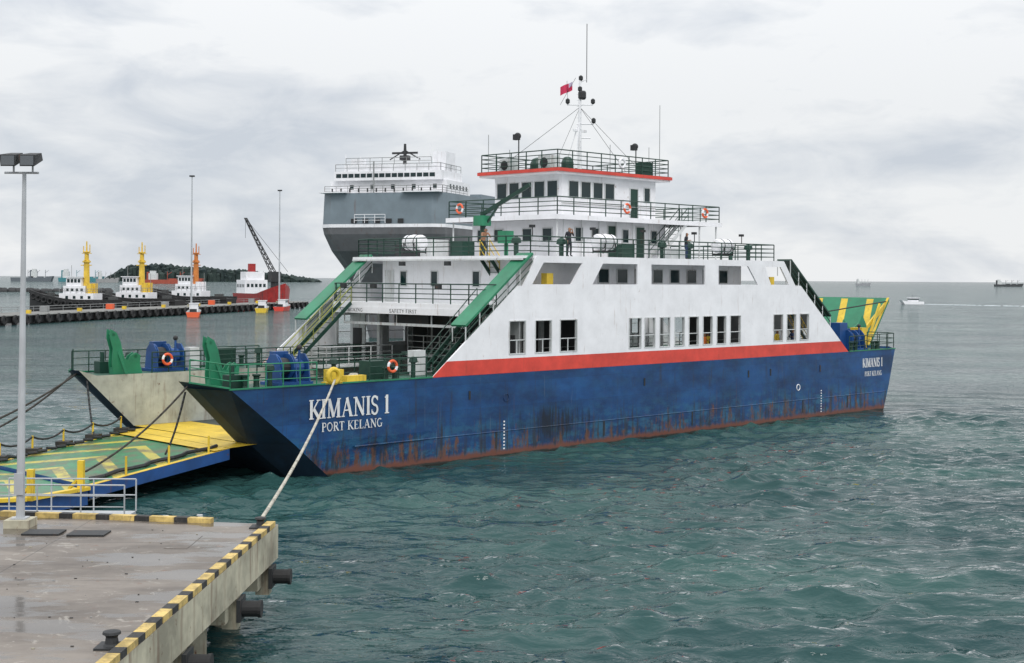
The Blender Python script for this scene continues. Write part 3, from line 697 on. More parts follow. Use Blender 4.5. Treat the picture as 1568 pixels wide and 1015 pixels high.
crew(31.9,.8,4.4,math.radians(180),CL_YEL,CL_DARK,'stand'); crew(34.1,1.0,4.4,math.radians(160),CL_NAVY,CL_DARK,'hold')

# mooring ropes
mr=MB()
p0=Vector(fw(-6.3,-.1,4.6)); p1=Vector((-6.95,38.35,2.75))
mr.path(sag(p0,p1,.35,20),.055,ROPE,8); mr.build('mooring_rope',None,True)
mr=MB(); mr.path(sag(fw(-12.8,12.8,4.5),(-26,56,2.0),.6),.05,DROPE,6); mr.build('mooring_rope',None,True)
mr=MB(); mr.path(sag(fw(-12.8,13.3,4.4),(-26.8,57,1.8),1.1),.05,DROPE,6); mr.build('mooring_rope',None,True)
mr=MB(); mr.path(sag(fw(-12.9,2.2,4.5),(-17.8,57.4,1.3),.35),.045,DROPE,6); mr.path(sag(fw(-12.7,2.7,4.2),(-15.5,61.5,1.5),.3),.05,DARK,6); mr.path(sag(fw(-12.5,12.3,4.2),(-20.5,67.5,1.5),.3),.05,DARK,6); mr.build('ramp_chain',None,True)

# ================================================================= QUAY
def conc():
    m,nt,b=new_mat('wet_concrete'); g=N(nt,'ShaderNodeTexCoord').outputs['Object']
    n1=noise(nt,mapping(nt,g,(.6,1.3,1)),.45,7,.68); n2=noise(nt,g,6,6,.7)
    c=mix(nt,ramp(nt,n1,.38,.62),(.085,.068,.055,1),(.245,.21,.178,1))
    c=mix(nt,math_(nt,'MULTIPLY',n2,.5),c,(.125,.103,.085,1))
    nl=noise(nt,mapping(nt,g,(1,1,1)),1.1,6,.75,1.5); c=mix(nt,math_(nt,'MULTIPLY',ramp(nt,nl,.59,.63),.45),c,(.44,.41,.36,1))
    st_=noise(nt,g,2.2,5,.8); c=mix(nt,math_(nt,'MULTIPLY',ramp(nt,st_,.61,.65),.6),c,(.15,.06,.03,1))
    br=N(nt,'ShaderNodeTexBrick'); nt.links.new(g,br.inputs['Vector']); br.inputs['Scale'].default_value=1; br.inputs['Brick Width'].default_value=6; br.inputs['Row Height'].default_value=4.5; br.inputs['Mortar Size'].default_value=.02; br.offset=0
    br.inputs['Color1'].default_value=(.92,.92,.92,1); br.inputs['Color2'].default_value=(1,1,1,1); br.inputs['Mortar'].default_value=(.4,.4,.4,1)
    c=mix(nt,.8,c,br.outputs[0],'MULTIPLY')
    pud=noise(nt,mapping(nt,g,(.35,.9,1)),.9,5,.6)
    pf=ramp(nt,pud,.48,.55)
    c=mix(nt,math_(nt,'MULTIPLY',pf,.62),c,(.045,.037,.03,1))
    nt.links.new(c,b.inputs['Base Color'])
    nt.links.new(mix(nt,pf,(.5,.5,.5,1),(.06,.06,.06,1)),b.inputs['Roughness'])
    bump(nt,b,n2,.2,.006)
    return m
CONC=conc()
CREAM=paint('painted_quay_beam',(.48,.45,.34),.7,.9,.3)
KY=paint('kerb_yellow',(.62,.45,.15),.7,.85,.3,4,0,(.16,.13,.10)); KB=paint('kerb_black',(.025,.025,.025),.7,.7,.2,4,0,(.12,.11,.10))
qy=empty('concrete_quay')
QZ=2.5
C=Vector((-6.57,38.8,QZ)); Lf=Vector((-42,44.1,QZ)); Rt=Vector((-7.75,6,QZ)); Bk=Vector((-42,6,QZ))
q=MB(); slab(q,[C,Lf,Bk,Rt],CONC,CREAM,.95)
q.build('deck_slab',qy)
q=MB()
def kerb(p,qq,inward):
    L=(qq-p).length; d_=(qq-p).normalized(); x=0; k=0
    while x<L:
        l=(.42 if k%2 else .72)+random.uniform(-.04,.04); l=min(l,L-x)
        a_=p+d_*(x+.004)+inward*(.13+random.uniform(-.008,.008)); b_=p+d_*(x+l-.004)+inward*.13
        hh=.14+random.uniform(-.005,.005)
        q.beam(a_+Vector((0,0,hh/2)),b_+Vector((0,0,hh/2)),.24,hh,KB if k%2 else KY); x+=l;k+=1
dR=(Rt-C).normalized(); dL=(Lf-C).normalized()
kerb(C+dR*.3,Rt,Vector((-1,0.04,0))); kerb(C+dL*1.9,Lf,Vector((-.15,-1,0)))
q.build('kerb',qy)
q=MB()
for t in (1.2,4.8,9.5,14.5,20): 
    p=C+dR*t+Vector((-1.2,0,0)); q.tube((p.x,p.y,-3),(p.x,p.y,1.6),.42,CREAM,14)
    q.box(p.x-.9,p.y-.6,1.0,p.x+1.0,p.y+.6,1.56,CREAM)
for t in (3,9,15,22):
    p=C+dL*t+Vector((0,-1.2,0)); q.tube((p.x,p.y,-3),(p.x,p.y,1.6),.42,CREAM,14)
q.build('piles',qy)
q=MB()
for t in (.9,4.6,9.5,15):
    p=C+dR*t
    q.box(p.x-.02,p.y-.35,.95,p.x+.08,p.y+.35,1.5,DARK)
    q.lathe([(.2,0),(.2,.42),(.22,.42),(.22,.5),(.1,.5)],(p.x+.05,p.y,1.22),(1,0,0),BLACK,16)
    q.box(p.x-.4,p.y-.2,.75,p.x-.02,p.y+.2,1.5,CREAM)
q.build('fenders',qy)
q=MB()
def bollard(x,y,r=.2):
    q.box(x-.27,y-.27,QZ,x+.27,y+.27,QZ+.04,DARK); k=r/.17
    q.lathe([(r*1.3,0),(r,.05*k),(r*.85,.2*k),(r*1.0,.25*k),(r*1.35,.28*k),(r*1.25,.34*k),(r*.5,.37*k)],(x,y,QZ+.04),(0,0,1),DARK,14)
bollard(-6.98,38.3,.12); bollard(-7.5,25.85,.13)
q.build('mooring_bollards',qy)
q=MB()
for (x,y) in ((-12.6,37.2),(-11.35,37.1)): q.box(x-.55,y-.35,QZ+.004,x+.45,y+.35,QZ+.05,DARK)
q.box(-8.9,35.2,QZ+.003,-8.3,37.0,QZ+.008,CONC)
for i in range(60):
    x=random.uniform(-14,-8); y=random.uniform(24,38); l=random.uniform(.02,.07)
    q.box(x,y,QZ+.003,x+l,y+l*.5,QZ+.015,random.choice([CREAM,DARK,KB,GREY]))
q.build('manhole_covers_and_litter',qy)
LENS=paint('lamp_lens',(.10,.11,.12),.25,0,.1)
lp=MB(); lx,ly=-13.65,38.2
lp.box(lx-.35,ly-.35,QZ,lx+.35,ly+.35,QZ+.22,CREAM); lp.box(lx-.2,ly-.2,QZ+.22,lx+.2,ly+.2,QZ+.26,GALV)
lp.tube((lx,ly,QZ+.26),(lx+.05,ly,12.35),.12,GALV,12,.055)
lp.box(lx-.13,ly-.16,QZ+.9,lx+.13,ly-.1,QZ+1.5,GALV)
lp.tube((lx-.5,ly,12.35),(lx+.45,ly,12.35),.035,GALV,6)
for k in (-.25,.28):
    x=lx+k; lp.add([(x-.2,ly-.45,12.5),(x+.2,ly-.45,12.5),(x+.2,ly+.25,12.72),(x-.2,ly+.25,12.72),(x-.24,ly-.45,12.82),(x+.24,ly-.45,12.82),(x+.16,ly+.25,12.93),(x-.16,ly+.25,12.93)],
      [(0,3,2,1),(4,5,6,7),(0,1,5,4),(1,2,6,5),(2,3,7,6),(3,0,4,7)],DARK)
    lp.tube((x,ly,12.35),(x,ly,12.6),.03,GALV,5)
    lp.box(x-.18,ly-.475,12.53,x+.18,ly-.455,12.79,LENS)
lp.build('street_lamp')
gw=MB(); gw.box(-15.8,41.9,1.9,-11.8,43.2,2.1,GALV)
gw.rail([(-15.8,41.9,2.1),(-11.8,41.9,2.1)],GALV,h=1.0,n=3,r=.026); gw.rail([(-15.8,43.2,2.1),(-11.8,43.2,2.1)],GALV,h=1.0,n=2,r=.026)
gw.box(-12.4,42.0,.2,-12.0,43,1.9,CREAM); gw.box(-15,42,-1,-14.4,43,1.9,CREAM)
gw.build('mooring_gangway')
fd=MB()
for i in range(26):
    x=random.uniform(-14.5,-10.5); y=random.uniform(47.5,54); fd.box(x,y,-.02,x+random.uniform(.1,.5),y+random.uniform(.08,.25),.07+random.random()*.05,random.choice([CREAM,WHITE_IN,RED,DARK,DARK,ROPE]))
fd.build('floating_debris')

# ================================================================= BACKGROUND
pm=MB(); pa=Vector((-112,170,2.0)); pb=Vector((-63,422,2.0)); pd=(pb-pa).normalized(); pn=Vector((-pd.y,pd.x,0))
PIERW=paint('pier_edge',(.42,.42,.40),.7,.5,.15,.4)
slab(pm,[pa,pb,pb+pn*9,pa+pn*9],paint('pier_deck',(.20,.20,.19),.8,0,.2,.2),PIERW,.25)
slab(pm,[p+Vector((0,0,-.25)) for p in (pa+pn*.3,pb+pn*.3,pb+pn*8.7,pa+pn*8.7)],DARK,DARK,1.4)
L=(pb-pa).length; k=0
while k<L:
    p=pa+pd*k; pm.tube((p.x,p.y,-3),(p.x,p.y,1.6),.5,DARK,8); pm.torus(p+Vector((.3,-.1,-1.0)),-pn,.7,.28,[BLACK],12,6)
    if int(k)%20<4: pm.box(p.x-2,p.y-.5,2,p.x-1.2,p.y+.5,2.7,YEL)
    if int(k)%28<4: pm.box(p.x-5.5,p.y-.8,2,p.x-4.0,p.y+.8,3.2,random.choice([GREY,DARK,CREAM,ORANGE]))
    k+=4
pm.build('pier')
def highmast(x,y,z0,h_):
    m=MB(); m.tube((x,y,z0),(x,y,z0+h_),.26,GALV,8,.12)
    m.box(x-.6,y-.4,z0+h_,x+.6,y+.4,z0+h_+.35,DARK); m.box(x-.8,y-.8,z0,x+.8,y+.8,z0+.6,CREAM); m.build('street_lamp')
highmast(-79.0,338,2,32); highmast(-66.5,392,2,32)
pr=MB(); pr.rail([pa+pn*8.5,pb+pn*8.5],GREY,h=1.1,post=6,n=2,r=.06); pr.build('pier_railing')

def tug(name,x,y,yaw,sc,mastm,funm,hullm):
    e_=empty(name,(x,y,0),yaw); e_.scale=(sc,sc,sc)
    m=MB(); ns=14; sec=[]
    for i in range(ns+1):
        t=i/ns; X=-12+25*t; wd=3.9*(1-max(0,(t-.55)/.45)**2.4)*(1-.25*max(0,(.2-t)/.2)**2); top=3.3+2.6*max(0,t-.45)**1.5*2.2
        sec.append([(X,-wd*.7,-1),(X,-wd*.92,.6),(X,-wd,top),(X,wd,top),(X,wd*.92,.6),(X,wd*.7,-1)])
    for a_,b_ in zip(sec,sec[1:]):
        for j in range(5):
            m.face([a_[j],b_[j],b_[j+1],a_[j+1]],hullm if j!=2 else MGREY)
    m.face(sec[0],hullm)
    for i in range(ns):
        for s_ in (2,3): m.beam(sec[i][s_],sec[i+1][s_],.35,.9,BLACK)
    for i in range(2,ns): 
        for s_ in (2,3): p=Vector(sec[i][s_]); m.torus(p+Vector((0,.2*(-1 if s_==2 else 1),-.8)),(0,1,0),.6,.25,[BLACK],10,5)
    m.build('tug_hull',e_,recalc=False)
    m=MB(); m.box(-4.5,-2.5,3.3,4.2,2.5,5.2,WHITE); m.box(-2.2,-2.0,5.2,3.4,2.0,7.0,WHITE); m.box(-1,-1.7,7.0,2.8,1.7,9.0,WHITE)
    m.box(-1.3,-2.0,9.0,3.1,2.0,9.2,WHITE)
    for s_ in (-1,1):
        for k_ in range(4):
            m.box(-.8+k_*.9,s_*1.7-.03,7.8,-.15+k_*.9,s_*1.7+.03,8.65,GLASS); m.box(-1.6+k_*1.2,s_*2.0-.03,5.7,-1+k_*1.2,s_*2.0+.03,6.4,GLASS); m.box(-3.8+k_*1.9,s_*2.5-.03,3.9,-3.1+k_*1.9,s_*2.5+.03,4.6,GLASS)
    for k_ in range(3): m.box(2.78,-1.3+k_*.95,7.8,2.83,-.6+k_*.95,8.65,GLASS)
    for s_ in (-1,1): m.box(-3.6,s_*1.4-.45,5.2,-2.5,s_*1.4+.45,7.6,funm); 
    m.lathe([(.75,0),(.7,3.0),(.65,5.6),(1.0,5.7),(1.0,6.0),(.55,6.1),(.5,8.0),(.9,8.1),(.9,8.3),(.2,8.4),(.15,10.8)],(-1.6,0,7.0),(0,0,1),mastm,10)
    m.tube((-1.6,-1.6,13.2),(-1.6,1.6,13.2),.12,mastm,5); m.tube((-2.9,0,12.0),(-.1,0,12.0),.12,mastm,5); m.box(-2.6,-.6,14.8,-.6,.6,14.95,mastm); m.tube((-2.4,0,15),(-2.4,0,17),.12,mastm,5); m.tube((-.8,0,15),(-.8,0,16.6),.12,mastm,5)
    m.rail([(4.2,-2.4,5.2),(-4.4,-2.4,5.2),(-4.4,2.4,5.2),(4.2,2.4,5.2)],GREY,n=2,r=.05); m.tube((-4,0,5.1),(-4,0,10),.06,GREY,5); m.tube((2,.5,9.2),(2,.5,12),.06,GREY,5)
    m.box(-9,-1.5,3.3,-7.8,1.5,4.4,MGREY); m.box(7,-1,3.6,8,1,5.4,MGREY)
    m.build('tug_superstructure',e_)
OM=paint('orange_mast_paint',(.60,.20,.04),.5,.1)
YM=paint('yellow_mast_paint',(.75,.50,.05),.5,.1)
tug('tugboat',-104.5,332,math.radians(172),1.0,YM,YM,BLACK)
tug('tugboat',-96.5,352,math.radians(168),1.02,YM,YM,BLACK)
tug('tugboat',-90,384,math.radians(165),1.05,OM,WHITE,BLACK)
def workboat(x,y,yaw,hm,cm):
    e_=empty('workboat',(x,y,0),yaw); m=MB(); secs=[]
    for i in range(9):
        t=i/8; X=-5+10.5*t; wd=1.6*(1-max(0,(t-.55)/.45)**2.2); secs.append([(X,-wd*.7,-.4),(X,-wd,1.2+.7*t*t),(X,wd,1.2+.7*t*t),(X,wd*.7,-.4)])
    for a_,b_ in zip(secs,secs[1:]):
        for j in range(3): m.face([a_[j],b_[j],b_[j+1],a_[j+1]],hm if j!=1 else GREY)
    m.face(secs[0],hm); m.box(-1.8,-1.0,1.2,1.4,1.0,3.1,cm); m.box(-2.0,-1.15,3.1,1.7,1.15,3.2,WHITE)
    for s_ in (-1,1):
        for k_ in range(3): m.box(-1.5+k_,s_*1.0-.02,2.3,-.8+k_,s_*1.0+.02,2.9,GLASS)
    m.tube((-.5,0,3.2),(-.5,0,5.4),.06,DARK,5); m.tube((-.5,-.6,4.6),(-.5,.6,4.6),.04,DARK,5); m.box(-4.4,-.8,1.2,-3.4,.8,1.9,DARK)
    m.build('boat_body',e_,recalc=False)
workboat(-74.6,322,math.radians(100),ORANGE,WHITE); workboat(-66.5,366,math.radians(95),YEL,WHITE); workboat(-64,384,math.radians(85),RED,WHITE)
e_=empty('crane_ship',(-75,415,0),math.radians(-60)); m=MB()
RH=paint('red_ship_hull',(.35,.02,.018),.5,.4,.2); secs=[]
for i in range(13):
    t=i/12; X=-16+34*t; wd=4.5*(1-max(0,(t-.7)/.3)**2); top=4.4+3.2*max(0,(t-.6)/.4)**1.5
    secs.append([(X-(0),-wd*.8,-1),(X,-wd,top),(X,wd,top),(X,wd*.8,-1)])
for a_,b_ in zip(secs,secs[1:]):
    for j in range(3): m.face([a_[j],b_[j],b_[j+1],a_[j+1]],RH if j!=1 else GREY)
m.face(secs[0],RH); m.build('ship_hull',e_,recalc=False)
m=MB(); m.box(-15,-3.6,4.4,-7,3.6,8.5,WHITE); m.box(-13,-3,8.5,-8,3,11,WHITE); m.box(-12,-1,11,-10.5,1,13.5,RH)
for k_ in range(5): m.box(-6.97,-3+k_*1.3,6.3,-6.94,-2.2+k_*1.3,7.3,GLASS); m.box(-14.5+k_*1.5,-3.63,6.2,-13.7+k_*1.5,-3.6,7.2,GLASS)
m.tube((9,0,5),(9,0,9),1.2,DARK,10); m.box(7.5,-1.5,8,10.5,1.5,11,DARK)
bp=Vector((9,0,10)); bt=Vector((3,-7,27))
sd=Vector((.6,-.5,0)).normalized(); offs=[sd*.8+Vector((.5,.5,0)),sd*.8-Vector((.5,.5,0)),-sd*.8-Vector((.5,.5,0)),-sd*.8+Vector((.5,.5,0))]
nn=12
for i in range(nn):
    for j in range(4):
        s0=1-.6*i/nn;s1=1-.6*(i+1)/nn
        a_=bp.lerp(bt,i/nn)+offs[j]*s0;b_=bp.lerp(bt,(i+1)/nn)+offs[j]*s1;c_=bp.lerp(bt,(i+1)/nn)+offs[(j+1)%4]*s1
        m.tube(a_,b_,.13,DARK,4); m.tube(a_,c_,.08,DARK,4)
m.tube(bt,bt-Vector((0,0,6)),.05,DARK,4); m.tube(bt,(12,3,11),.06,DARK,4)
m.build('ship_crane',e_)

# big cargo ship behind
S=empty('cargo_ship',(-19.8,205,0),math.radians(72))
SG=paint('slate_hull_paint',(.17,.215,.245),.5,.2,.12,.3); SD=paint('dark_hull_paint',(.17,.17,.18),.5,.5,.18,.3)
m=MB()
lv=[(-1,10,6.5),(6,8,7.6),(11,4.5,8.8),(13.5,1.8,9.6),(16.0,0.3,10.2),(17.0,0,10.3)]
def ring(z,x0,wd): return [(70,wd+1 if z<10 else wd,z),(x0+6,wd,z),(x0+1.2,wd*.97,z),(x0,wd*.8,z),(x0,-wd*.8,z),(x0+1.2,-wd*.97,z),(x0+6,-wd,z),(70,-(wd+1 if z<10 else wd),z)]
rg=[ring(*l) for l in lv]
for a_,b_ in zip(rg,rg[1:]):
    for j in range(7): m.face([a_[j],a_[j+1],b_[j+1],b_[j]],SD)
r1=ring(17.0,-.05,10.35); r2=ring(17.5,-.05,10.35); 
for j in range(7): m.face([r1[j],r1[j+1],r2[j+1],r2[j]],WHITE)
r3=ring(17.5,.1,10.3); r4=ring(22.2,.4,10.2)
for j in range(7): m.face([r3[j],r3[j+1],r4[j+1],r4[j]],SG)
m.face(r4,GREY)
m.build('ship_hull',S,recalc=False)
m=MB()
m.box(3,-9.6,22.2,13,9.6,24.2,WHITE); m.box(2.2,-9.0,24.2,11,8.6,25.6,WHITE); m.box(2.8,-7.2,25.6,10,7.2,26.6,WHITE)
m.box(-.6,-9.5,22.2,3,-3.5,22.35,WHITE); m.box(-.6,5.5,22.2,3,9.9,22.35,WHITE)
for k_ in range(16): m.box(2.17,-7.9+k_*1.02,24.65,2.2,-7.05+k_*1.02,25.25,GLASS)
for k_ in range(5): m.box(2.97,-7.9+k_*3.4,22.9,3.0,-7.3+k_*3.4,23.6,GLASS)
for k_ in range(6): m.box(4+k_*1.4,-9.63,22.9,4.6+k_*1.4,-9.6,23.6,GLASS)
m.rail([(1.0,9.6,22.2),(1.0,-9.6,22.2),(12,-9.6,22.2)],GREY,n=3,r=.05,post=2); m.rail([(2.3,8.4,25.6),(2.3,-8.8,25.6),(11,-8.8,25.6)],GREY,n=2,r=.05,post=2)
m.rail([(3,7,26.6),(3,-7,26.6)],GREY,n=2,r=.05,post=2)
m.tube((6,-1.5,26.6),(6,-1.5,30),.35,DARK,8,.2); m.beam((6,-3.6,28.6),(6,.6,28.6),.3,.3,DARK); m.box(5.5,-2.2,27.5,6.5,-.8,28.2,DARK); m.tube((6,-4,27.6),(6,-1.5,29),.1,DARK,5); m.tube((6,1,27.6),(6,-1.5,29),.1,DARK,5)
for yy,hh in ((7.5,1.8),(5,1.4),(-4.5,2.4),(-6.5,3.2),(-7.6,2.6),(3.5,1.2)): m.tube((4,yy,26.2),(4,yy,26.6+hh),.07,WHITE,5)
m.box(3.5,4.2,26.6,4.2,6.4,27.6,WHITE); m.box(5,-8.6,25.6,9,-6.5,28.6,WHITE)
for k_ in range(5): m.box(-.09,-3.8+k_*1.9,17.65,-.0,-2.9+k_*1.9,18.3,DARK)
m.rail([(-.4,4,17.6),(-.4,-1,17.6)],WHITE,h=1.3,n=3,r=.05)
m.tube((1,1.5,17.6),(1,1.5,27),.12,GREY,5)
for k_ in range(12): m.tube((.2,-8+k_*1.45,22.3),(.2,-8+k_*1.45,22.9),.12,DARK,5)
m.box(20,-9,22.2,60,9,23.0,SG)
m.build('ship_superstructure',S)

def farship(name,x,y,L_,H_,col,yaw=0,house=.75):
    e=empty(name,(x,y,0),yaw); m=MB(); hm=paint(name+'_paint',col,.6,.1)
    pr=[(-L_/2,0),(-L_/2*1.02,H_),(L_/2*.85,H_),(L_/2*.9,H_*1.35),(L_/2*1.06,H_*1.4),(L_/2*.96,0)]
    m.plate(pr,[],lambda u,v,w:(u,w,v),-L_*.07,L_*.07,hm)
    hx=-L_/2+L_*(1-house)*.35; m.box(hx,-L_*.05,H_,hx+L_*.14,L_*.05,H_*2.6,WHITE_IN); m.box(hx+L_*.02,-L_*.04,H_*2.6,hx+L_*.11,L_*.04,H_*3.2,WHITE_IN)
    m.box(hx-L_*.04,-L_*.02,H_,hx-.0,L_*.02,H_*2.9,hm)
    for t in (-.1,.12,.33): m.tube((L_*t,0,H_),(L_*t,0,H_*3),L_*.006,hm,5); m.tube((L_*t,0,H_*2.2),(L_*(t+.08),0,H_*2.9),L_*.004,hm,4); m.box(L_*t+L_*.03,-L_*.05,H_,L_*t+L_*.15,L_*.05,H_*1.3,hm)
    m.build('ship_body',e)
farship('coast_guard_ship',-735,2100,62,6,(.12,.14,.16),0,-.4)
farship('distant_cargo_ship',-660,2100,66,6,(.05,.22,.25))
farship('distant_cargo_ship',-420,1700,72,5,(.35,.07,.04))
farship('distant_cargo_ship',-560,1900,30,5,(.3,.3,.3))
farship('distant_tanker',640,2500,26,4,(.30,.31,.33))
farship('distant_cargo_ship',905,2500,50,4,(.05,.055,.06))
m=MB()
for i in range(30):
    x=-330+i*3.2+random.uniform(-1,1); m.lathe([(3.4,-1),(3.0,.8),(1.6,1.8+random.random()*.7)],(x,760+i*1.5,0),(0,0,1),DARK,6)
m.build('rock_breakwater')
e_=empty('motor_boat',(162,555,0),math.radians(190)); m=MB(); m.plate([(-4.5,0),(-4.5,1.1),(3.5,1.3),(5,1.6),(3.8,0)],[],lambda u,v,w:(u,w,v),-1.4,1.4,WHITE); m.box(-2.2,-1.1,1.1,1.4,1.1,2.7,WHITE); m.box(-2.3,-1.15,1.8,1.45,1.15,2.3,GLASS); m.box(-2.6,-1.3,2.7,1.8,1.3,2.8,WHITE); m.tube((0,0,2.8),(0,0,4),.05,DARK,5)
m.build('boat_body',e_)
FOAM=paint('foam',(.6,.65,.68),.8)
m=MB(); 
for i in range(170):
    t=i/170; x=167+t*62+random.uniform(-.5,.5); y=555-t*62+random.uniform(-1,1)*(1+9*t); m.lathe([(random.uniform(.3,1.1)*(1-.5*t),0),(.2,.12)],(x,y,.02),(0,0,1),FOAM,7)
m.build('boat_wake')
def isl():
    m,nt,b=new_mat('forest_foliage'); g=N(nt,'ShaderNodeTexCoord').outputs['Object']
    c=mix(nt,ramp(nt,noise(nt,g,.06,6,.75),.4,.62),(.012,.024,.026,1),(.028,.045,.038,1)); nt.links.new(c,b.inputs['Base Color']); setin(b,Roughness=.9); return m
IS=isl(); m=MB(); random.seed(3)
def hgt(x):
    t=(x+735)/380
    return max(0,(26*min(1,t*9)*min(1,(1-t)*1.9+.12))*(1+.12*math.sin(t*9)+.07*math.sin(t*31)))
for i in range(1600):
    x=-735+380*random.random(); y=2480+random.uniform(-25,60); hh=hgt(x)*random.uniform(.35,1.0)
    rr=random.uniform(3,7); n=6; vs=[(x+random.uniform(-1,1),y,hh+rr*.6*random.uniform(.6,1.2))]
    for ringz,rs in ((hh,rr),(hh-rr,rr*.9),(-1,rr)):
        for j in range(n):
            a_=j*2*math.pi/n+random.random()*.5; q_=rs*random.uniform(.7,1.15); vs.append((x+q_*math.cos(a_),y+q_*math.sin(a_),ringz+random.uniform(-1,1)))
    fs=[(0,1+j,1+(j+1)%n) for j in range(n)]+[(1+k*n+j,1+(k+1)*n+j,1+(k+1)*n+(j+1)%n,1+k*n+(j+1)%n) for k in range(2) for j in range(n)]
    m.add(vs,fs,IS)
m.build('forested_island',recalc=False)

# ================================================================= WATER
def axis(lo,f0,f1,hi,s):
    a=list(np.arange(f0,f1,s)); x=f1; st_=s
    while x<hi: a.append(x); st_*=1.05; x+=st_
    a.append(hi); x=f0; st_=s; l=[]
    while x>lo:
        st_*=1.09; x-=st_; l.append(max(x,lo))
    return np.array(l[::-1]+a)
xs=axis(-9000,-24,48,9000,.18); ys=axis(-400,26,92,14000,.15)
XX,YY=np.meshgrid(xs,ys); sx_=np.gradient(xs); sy_=np.gradient(ys)
SP_=np.maximum(np.abs(sx_)[None,:]*.5,np.abs(sy_)[:,None])
Zh=np.zeros_like(XX); DX=np.zeros_like(XX); DY=np.zeros_like(XX)
rng=np.random.RandomState(23); NW=110
# irregular wind patches of stronger and weaker ripples
gl_=np.zeros_like(XX)
for i in range(12):
    lam=10+45*rng.rand(); an=rng.rand()*6.28; k=2*math.pi/lam
    gl_+=np.sin(k*math.cos(an)*XX+k*math.sin(an)*YY*1.4+rng.rand()*6.28)
gust=np.clip(.80+.13*gl_,.38,1.4)
gl2=np.zeros_like(XX)
for i in range(8):
    lam=6+20*rng.rand(); an=rng.rand()*6.28; k=2*math.pi/lam
    gl2+=np.sin(k*math.cos(an)*XX+k*math.sin(an)*YY+rng.rand()*6.28)
gust2=np.clip(.85+.2*gl2,.3,1.6)
for i in range(NW):
    lam=.6*(5.2/.6)**(rng.rand()**1.15); th_=math.radians(108)+rng.randn()*.62
    k=2*math.pi/lam; kx,ky=k*math.cos(th_),k*math.sin(th_); sl=.35/math.sqrt(NW)*math.sqrt(2)*(1.0 if lam<2.4 else .62)
    A=sl/k; fade=np.clip((lam/SP_-3)/2,0,1)*(gust if i%2 else gust2); ph=kx*XX+ky*YY+rng.rand()*6.28
    Zh+=A*fade*np.sin(ph); c_=A*fade*np.cos(ph)*.85; DX+=c_*math.cos(th_); DY+=c_*math.sin(th_)
V=np.stack([XX+DX,YY+DY,Zh],-1).reshape(-1,3)
ny,nx_=XX.shape; idx=np.arange(ny*nx_).reshape(ny,nx_)
F=np.stack([idx[:-1,:-1],idx[:-1,1:],idx[1:,1:],idx[1:,:-1]],-1).reshape(-1,4)
me=bpy.data.meshes.new('sea_water'); me.vertices.add(len(V)); me.vertices.foreach_set('co',V.ravel().astype(np.float32))
me.loops.add(F.size); me.loops.foreach_set('vertex_index',F.ravel().astype(np.int32)); me.polygons.add(len(F))
me.polygons.foreach_set('loop_start',(np.arange(len(F))*4).astype(np.int32)); me.polygons.foreach_set('use_smooth',np.ones(len(F),dtype=bool))
me.update(calc_edges=True); me.validate()
m_=bpy.data.materials.new('sea_water'); m_.use_nodes=True; nt=m_.node_tree; nt.nodes.clear()
g=N(nt,'ShaderNodeTexCoord').outputs['Object']
n1=noise(nt,mapping(nt,g,(1,1.6,1)),.04,4,.62)
c=mix(nt,ramp(nt,n1,.38,.62),(.012,.044,.048,1),(.030,.082,.076,1))
h1=noise(nt,mapping(nt,g,(.7,1.4,1)),1.8,3,.6); h2=noise(nt,mapping(nt,g,(.6,1.3,1)),.36,3,.6)
amp=ramp(nt,noise(nt,g,.06,2,.5),.35,.65,(.07,.07,.07,1),(.17,.17,.17,1))
hh=math_(nt,'ADD',math_(nt,'MULTIPLY',h1,amp),math_(nt,'MULTIPLY',h2,.5))
bn=N(nt,'ShaderNodeBump'); bn.inputs['Strength'].default_value=1; bn.inputs['Distance'].default_value=1.0; nt.links.new(hh,bn.inputs['Height'])
df=N(nt,'ShaderNodeBsdfDiffuse'); nt.links.new(c,df.inputs[0]); nt.links.new(bn.outputs[0],df.inputs['Normal'])
gl=N(nt,'ShaderNodeBsdfGlossy'); gl.inputs['Roughness'].default_value=.05; nt.links.new(bn.outputs[0],gl.inputs['Normal'])
fr=N(nt,'ShaderNodeFresnel'); fr.inputs[0].default_value=1.333; nt.links.new(bn.outputs[0],fr.inputs['Normal'])
mx=N(nt,'ShaderNodeMixShader'); nt.links.new(math_(nt,'MULTIPLY',fr.outputs[0],.92),mx.inputs[0]); nt.links.new(df.outputs[0],mx.inputs[1]); nt.links.new(gl.outputs[0],mx.inputs[2])
oo=N(nt,'ShaderNodeOutputMaterial'); nt.links.new(mx.outputs[0],oo.inputs[0])
me.materials.append(m_); so=bpy.data.objects.new('sea_water',me); COL.objects.link(so)

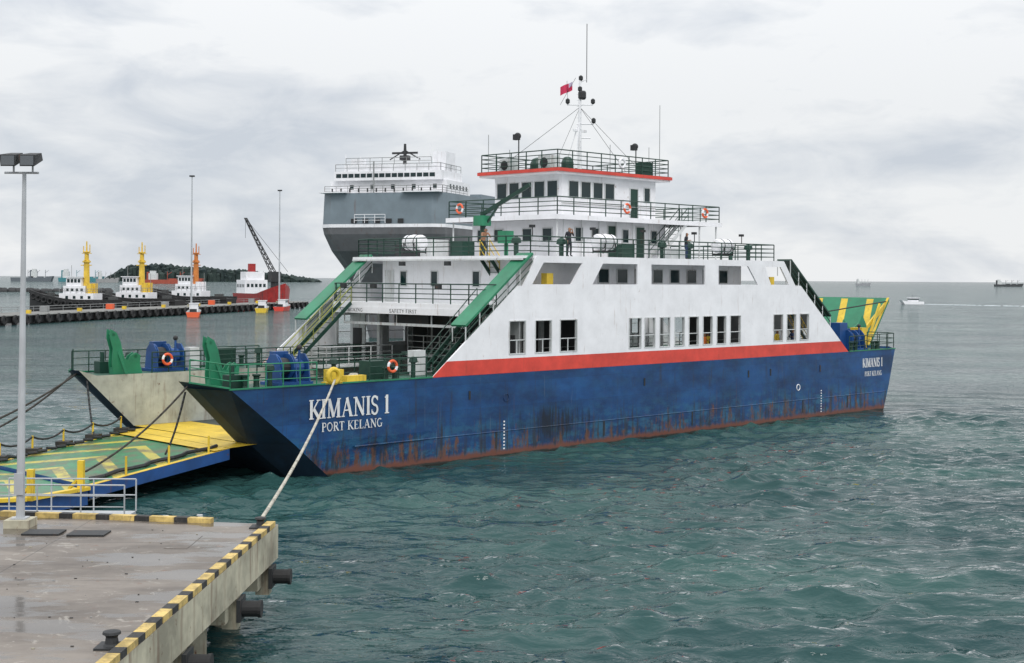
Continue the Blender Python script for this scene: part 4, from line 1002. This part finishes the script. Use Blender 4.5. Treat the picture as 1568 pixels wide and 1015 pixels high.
# ================================================================= LIGHT & SKY
wd=bpy.data.worlds.new('World'); scene.world=wd; wd.use_nodes=True; nt=wd.node_tree; nt.nodes.clear()
out=N(nt,'ShaderNodeOutputWorld'); bg1=N(nt,'ShaderNodeBackground'); bg2=N(nt,'ShaderNodeBackground'); ms=N(nt,'ShaderNodeMixShader')
sd_=Vector((.15,-.66,.73)).normalized()
sky=N(nt,'ShaderNodeTexSky',sky_type='NISHITA'); sky.sun_disc=False; sky.sun_elevation=math.asin(sd_.z); sky.sun_rotation=math.atan2(sd_.x,sd_.y)
nt.links.new(sky.outputs[0],bg1.inputs[0]); bg1.inputs[1].default_value=.1
tc=N(nt,'ShaderNodeTexCoord').outputs['Generated']; sep=N(nt,'ShaderNodeSeparateXYZ'); nt.links.new(tc,sep.inputs[0]); z=sep.outputs[2]
n1=noise(nt,mapping(nt,tc,(2.6,2.6,10)),1.7,5,.52,.3); n2=noise(nt,mapping(nt,tc,(9,9,22)),1.4,6,.58,.5)
nn_=math_(nt,'ADD',math_(nt,'MULTIPLY',n1,.6),math_(nt,'MULTIPLY',n2,.4))
bi=N(nt,'ShaderNodeValToRGB'); nt.links.new(z,bi.inputs[0]); cr=bi.color_ramp
cr.elements[0].position=0; cr.elements[0].color=(.60,)*3+(1,); cr.elements[1].position=.34; cr.elements[1].color=(.70,)*3+(1,)
for p_,v_ in ((.035,.55),(.075,.44),(.12,.60),(.16,.68)):
    el=cr.elements.new(p_); el.color=(v_,v_,v_,1)
nn_=math_(nt,'ADD',nn_,math_(nt,'MULTIPLY',math_(nt,'SUBTRACT',bi.outputs[0],.5),.40))
f=ramp(nt,nn_,.41,.60)
c=mix(nt,f,(.61,.655,.72,1),(.88,.895,.91,1))
st1=math_(nt,'ADD',math_(nt,'MULTIPLY',math_(nt,'MAXIMUM',math_(nt,'SUBTRACT',z,.12),0),1.15),1.0)
nt.links.new(c,bg2.inputs[0]); nt.links.new(st1,bg2.inputs[1])
ms.inputs[0].default_value=.95; nt.links.new(bg1.outputs[0],ms.inputs[1]); nt.links.new(bg2.outputs[0],ms.inputs[2]); nt.links.new(ms.outputs[0],out.inputs[0])
sl=bpy.data.lights.new('sun','SUN'); sl.energy=1.35; sl.angle=math.radians(18); sl.color=(1,.975,.94)
so=bpy.data.objects.new('sun',sl); COL.objects.link(so); so.rotation_euler=sd_.to_track_quat('Z','Y').to_euler()

# ================================================================= CAMERA
cd=bpy.data.cameras.new('camera'); cam=bpy.data.objects.new('camera',cd); COL.objects.link(cam)
cd.sensor_width=36; cd.lens=36*2100/1568; cd.shift_y=-81.5/1568; cd.clip_end=30000; cd.clip_start=.5
cam.matrix_world=Matrix.Translation((0,0,9.5))@Matrix.Rotation(math.radians(90),4,'X')@Matrix.Rotation(math.radians(.365),4,'Z')
scene.camera=cam
scene.view_settings.view_transform='Standard'; scene.view_settings.look='None'; scene.view_settings.exposure=0
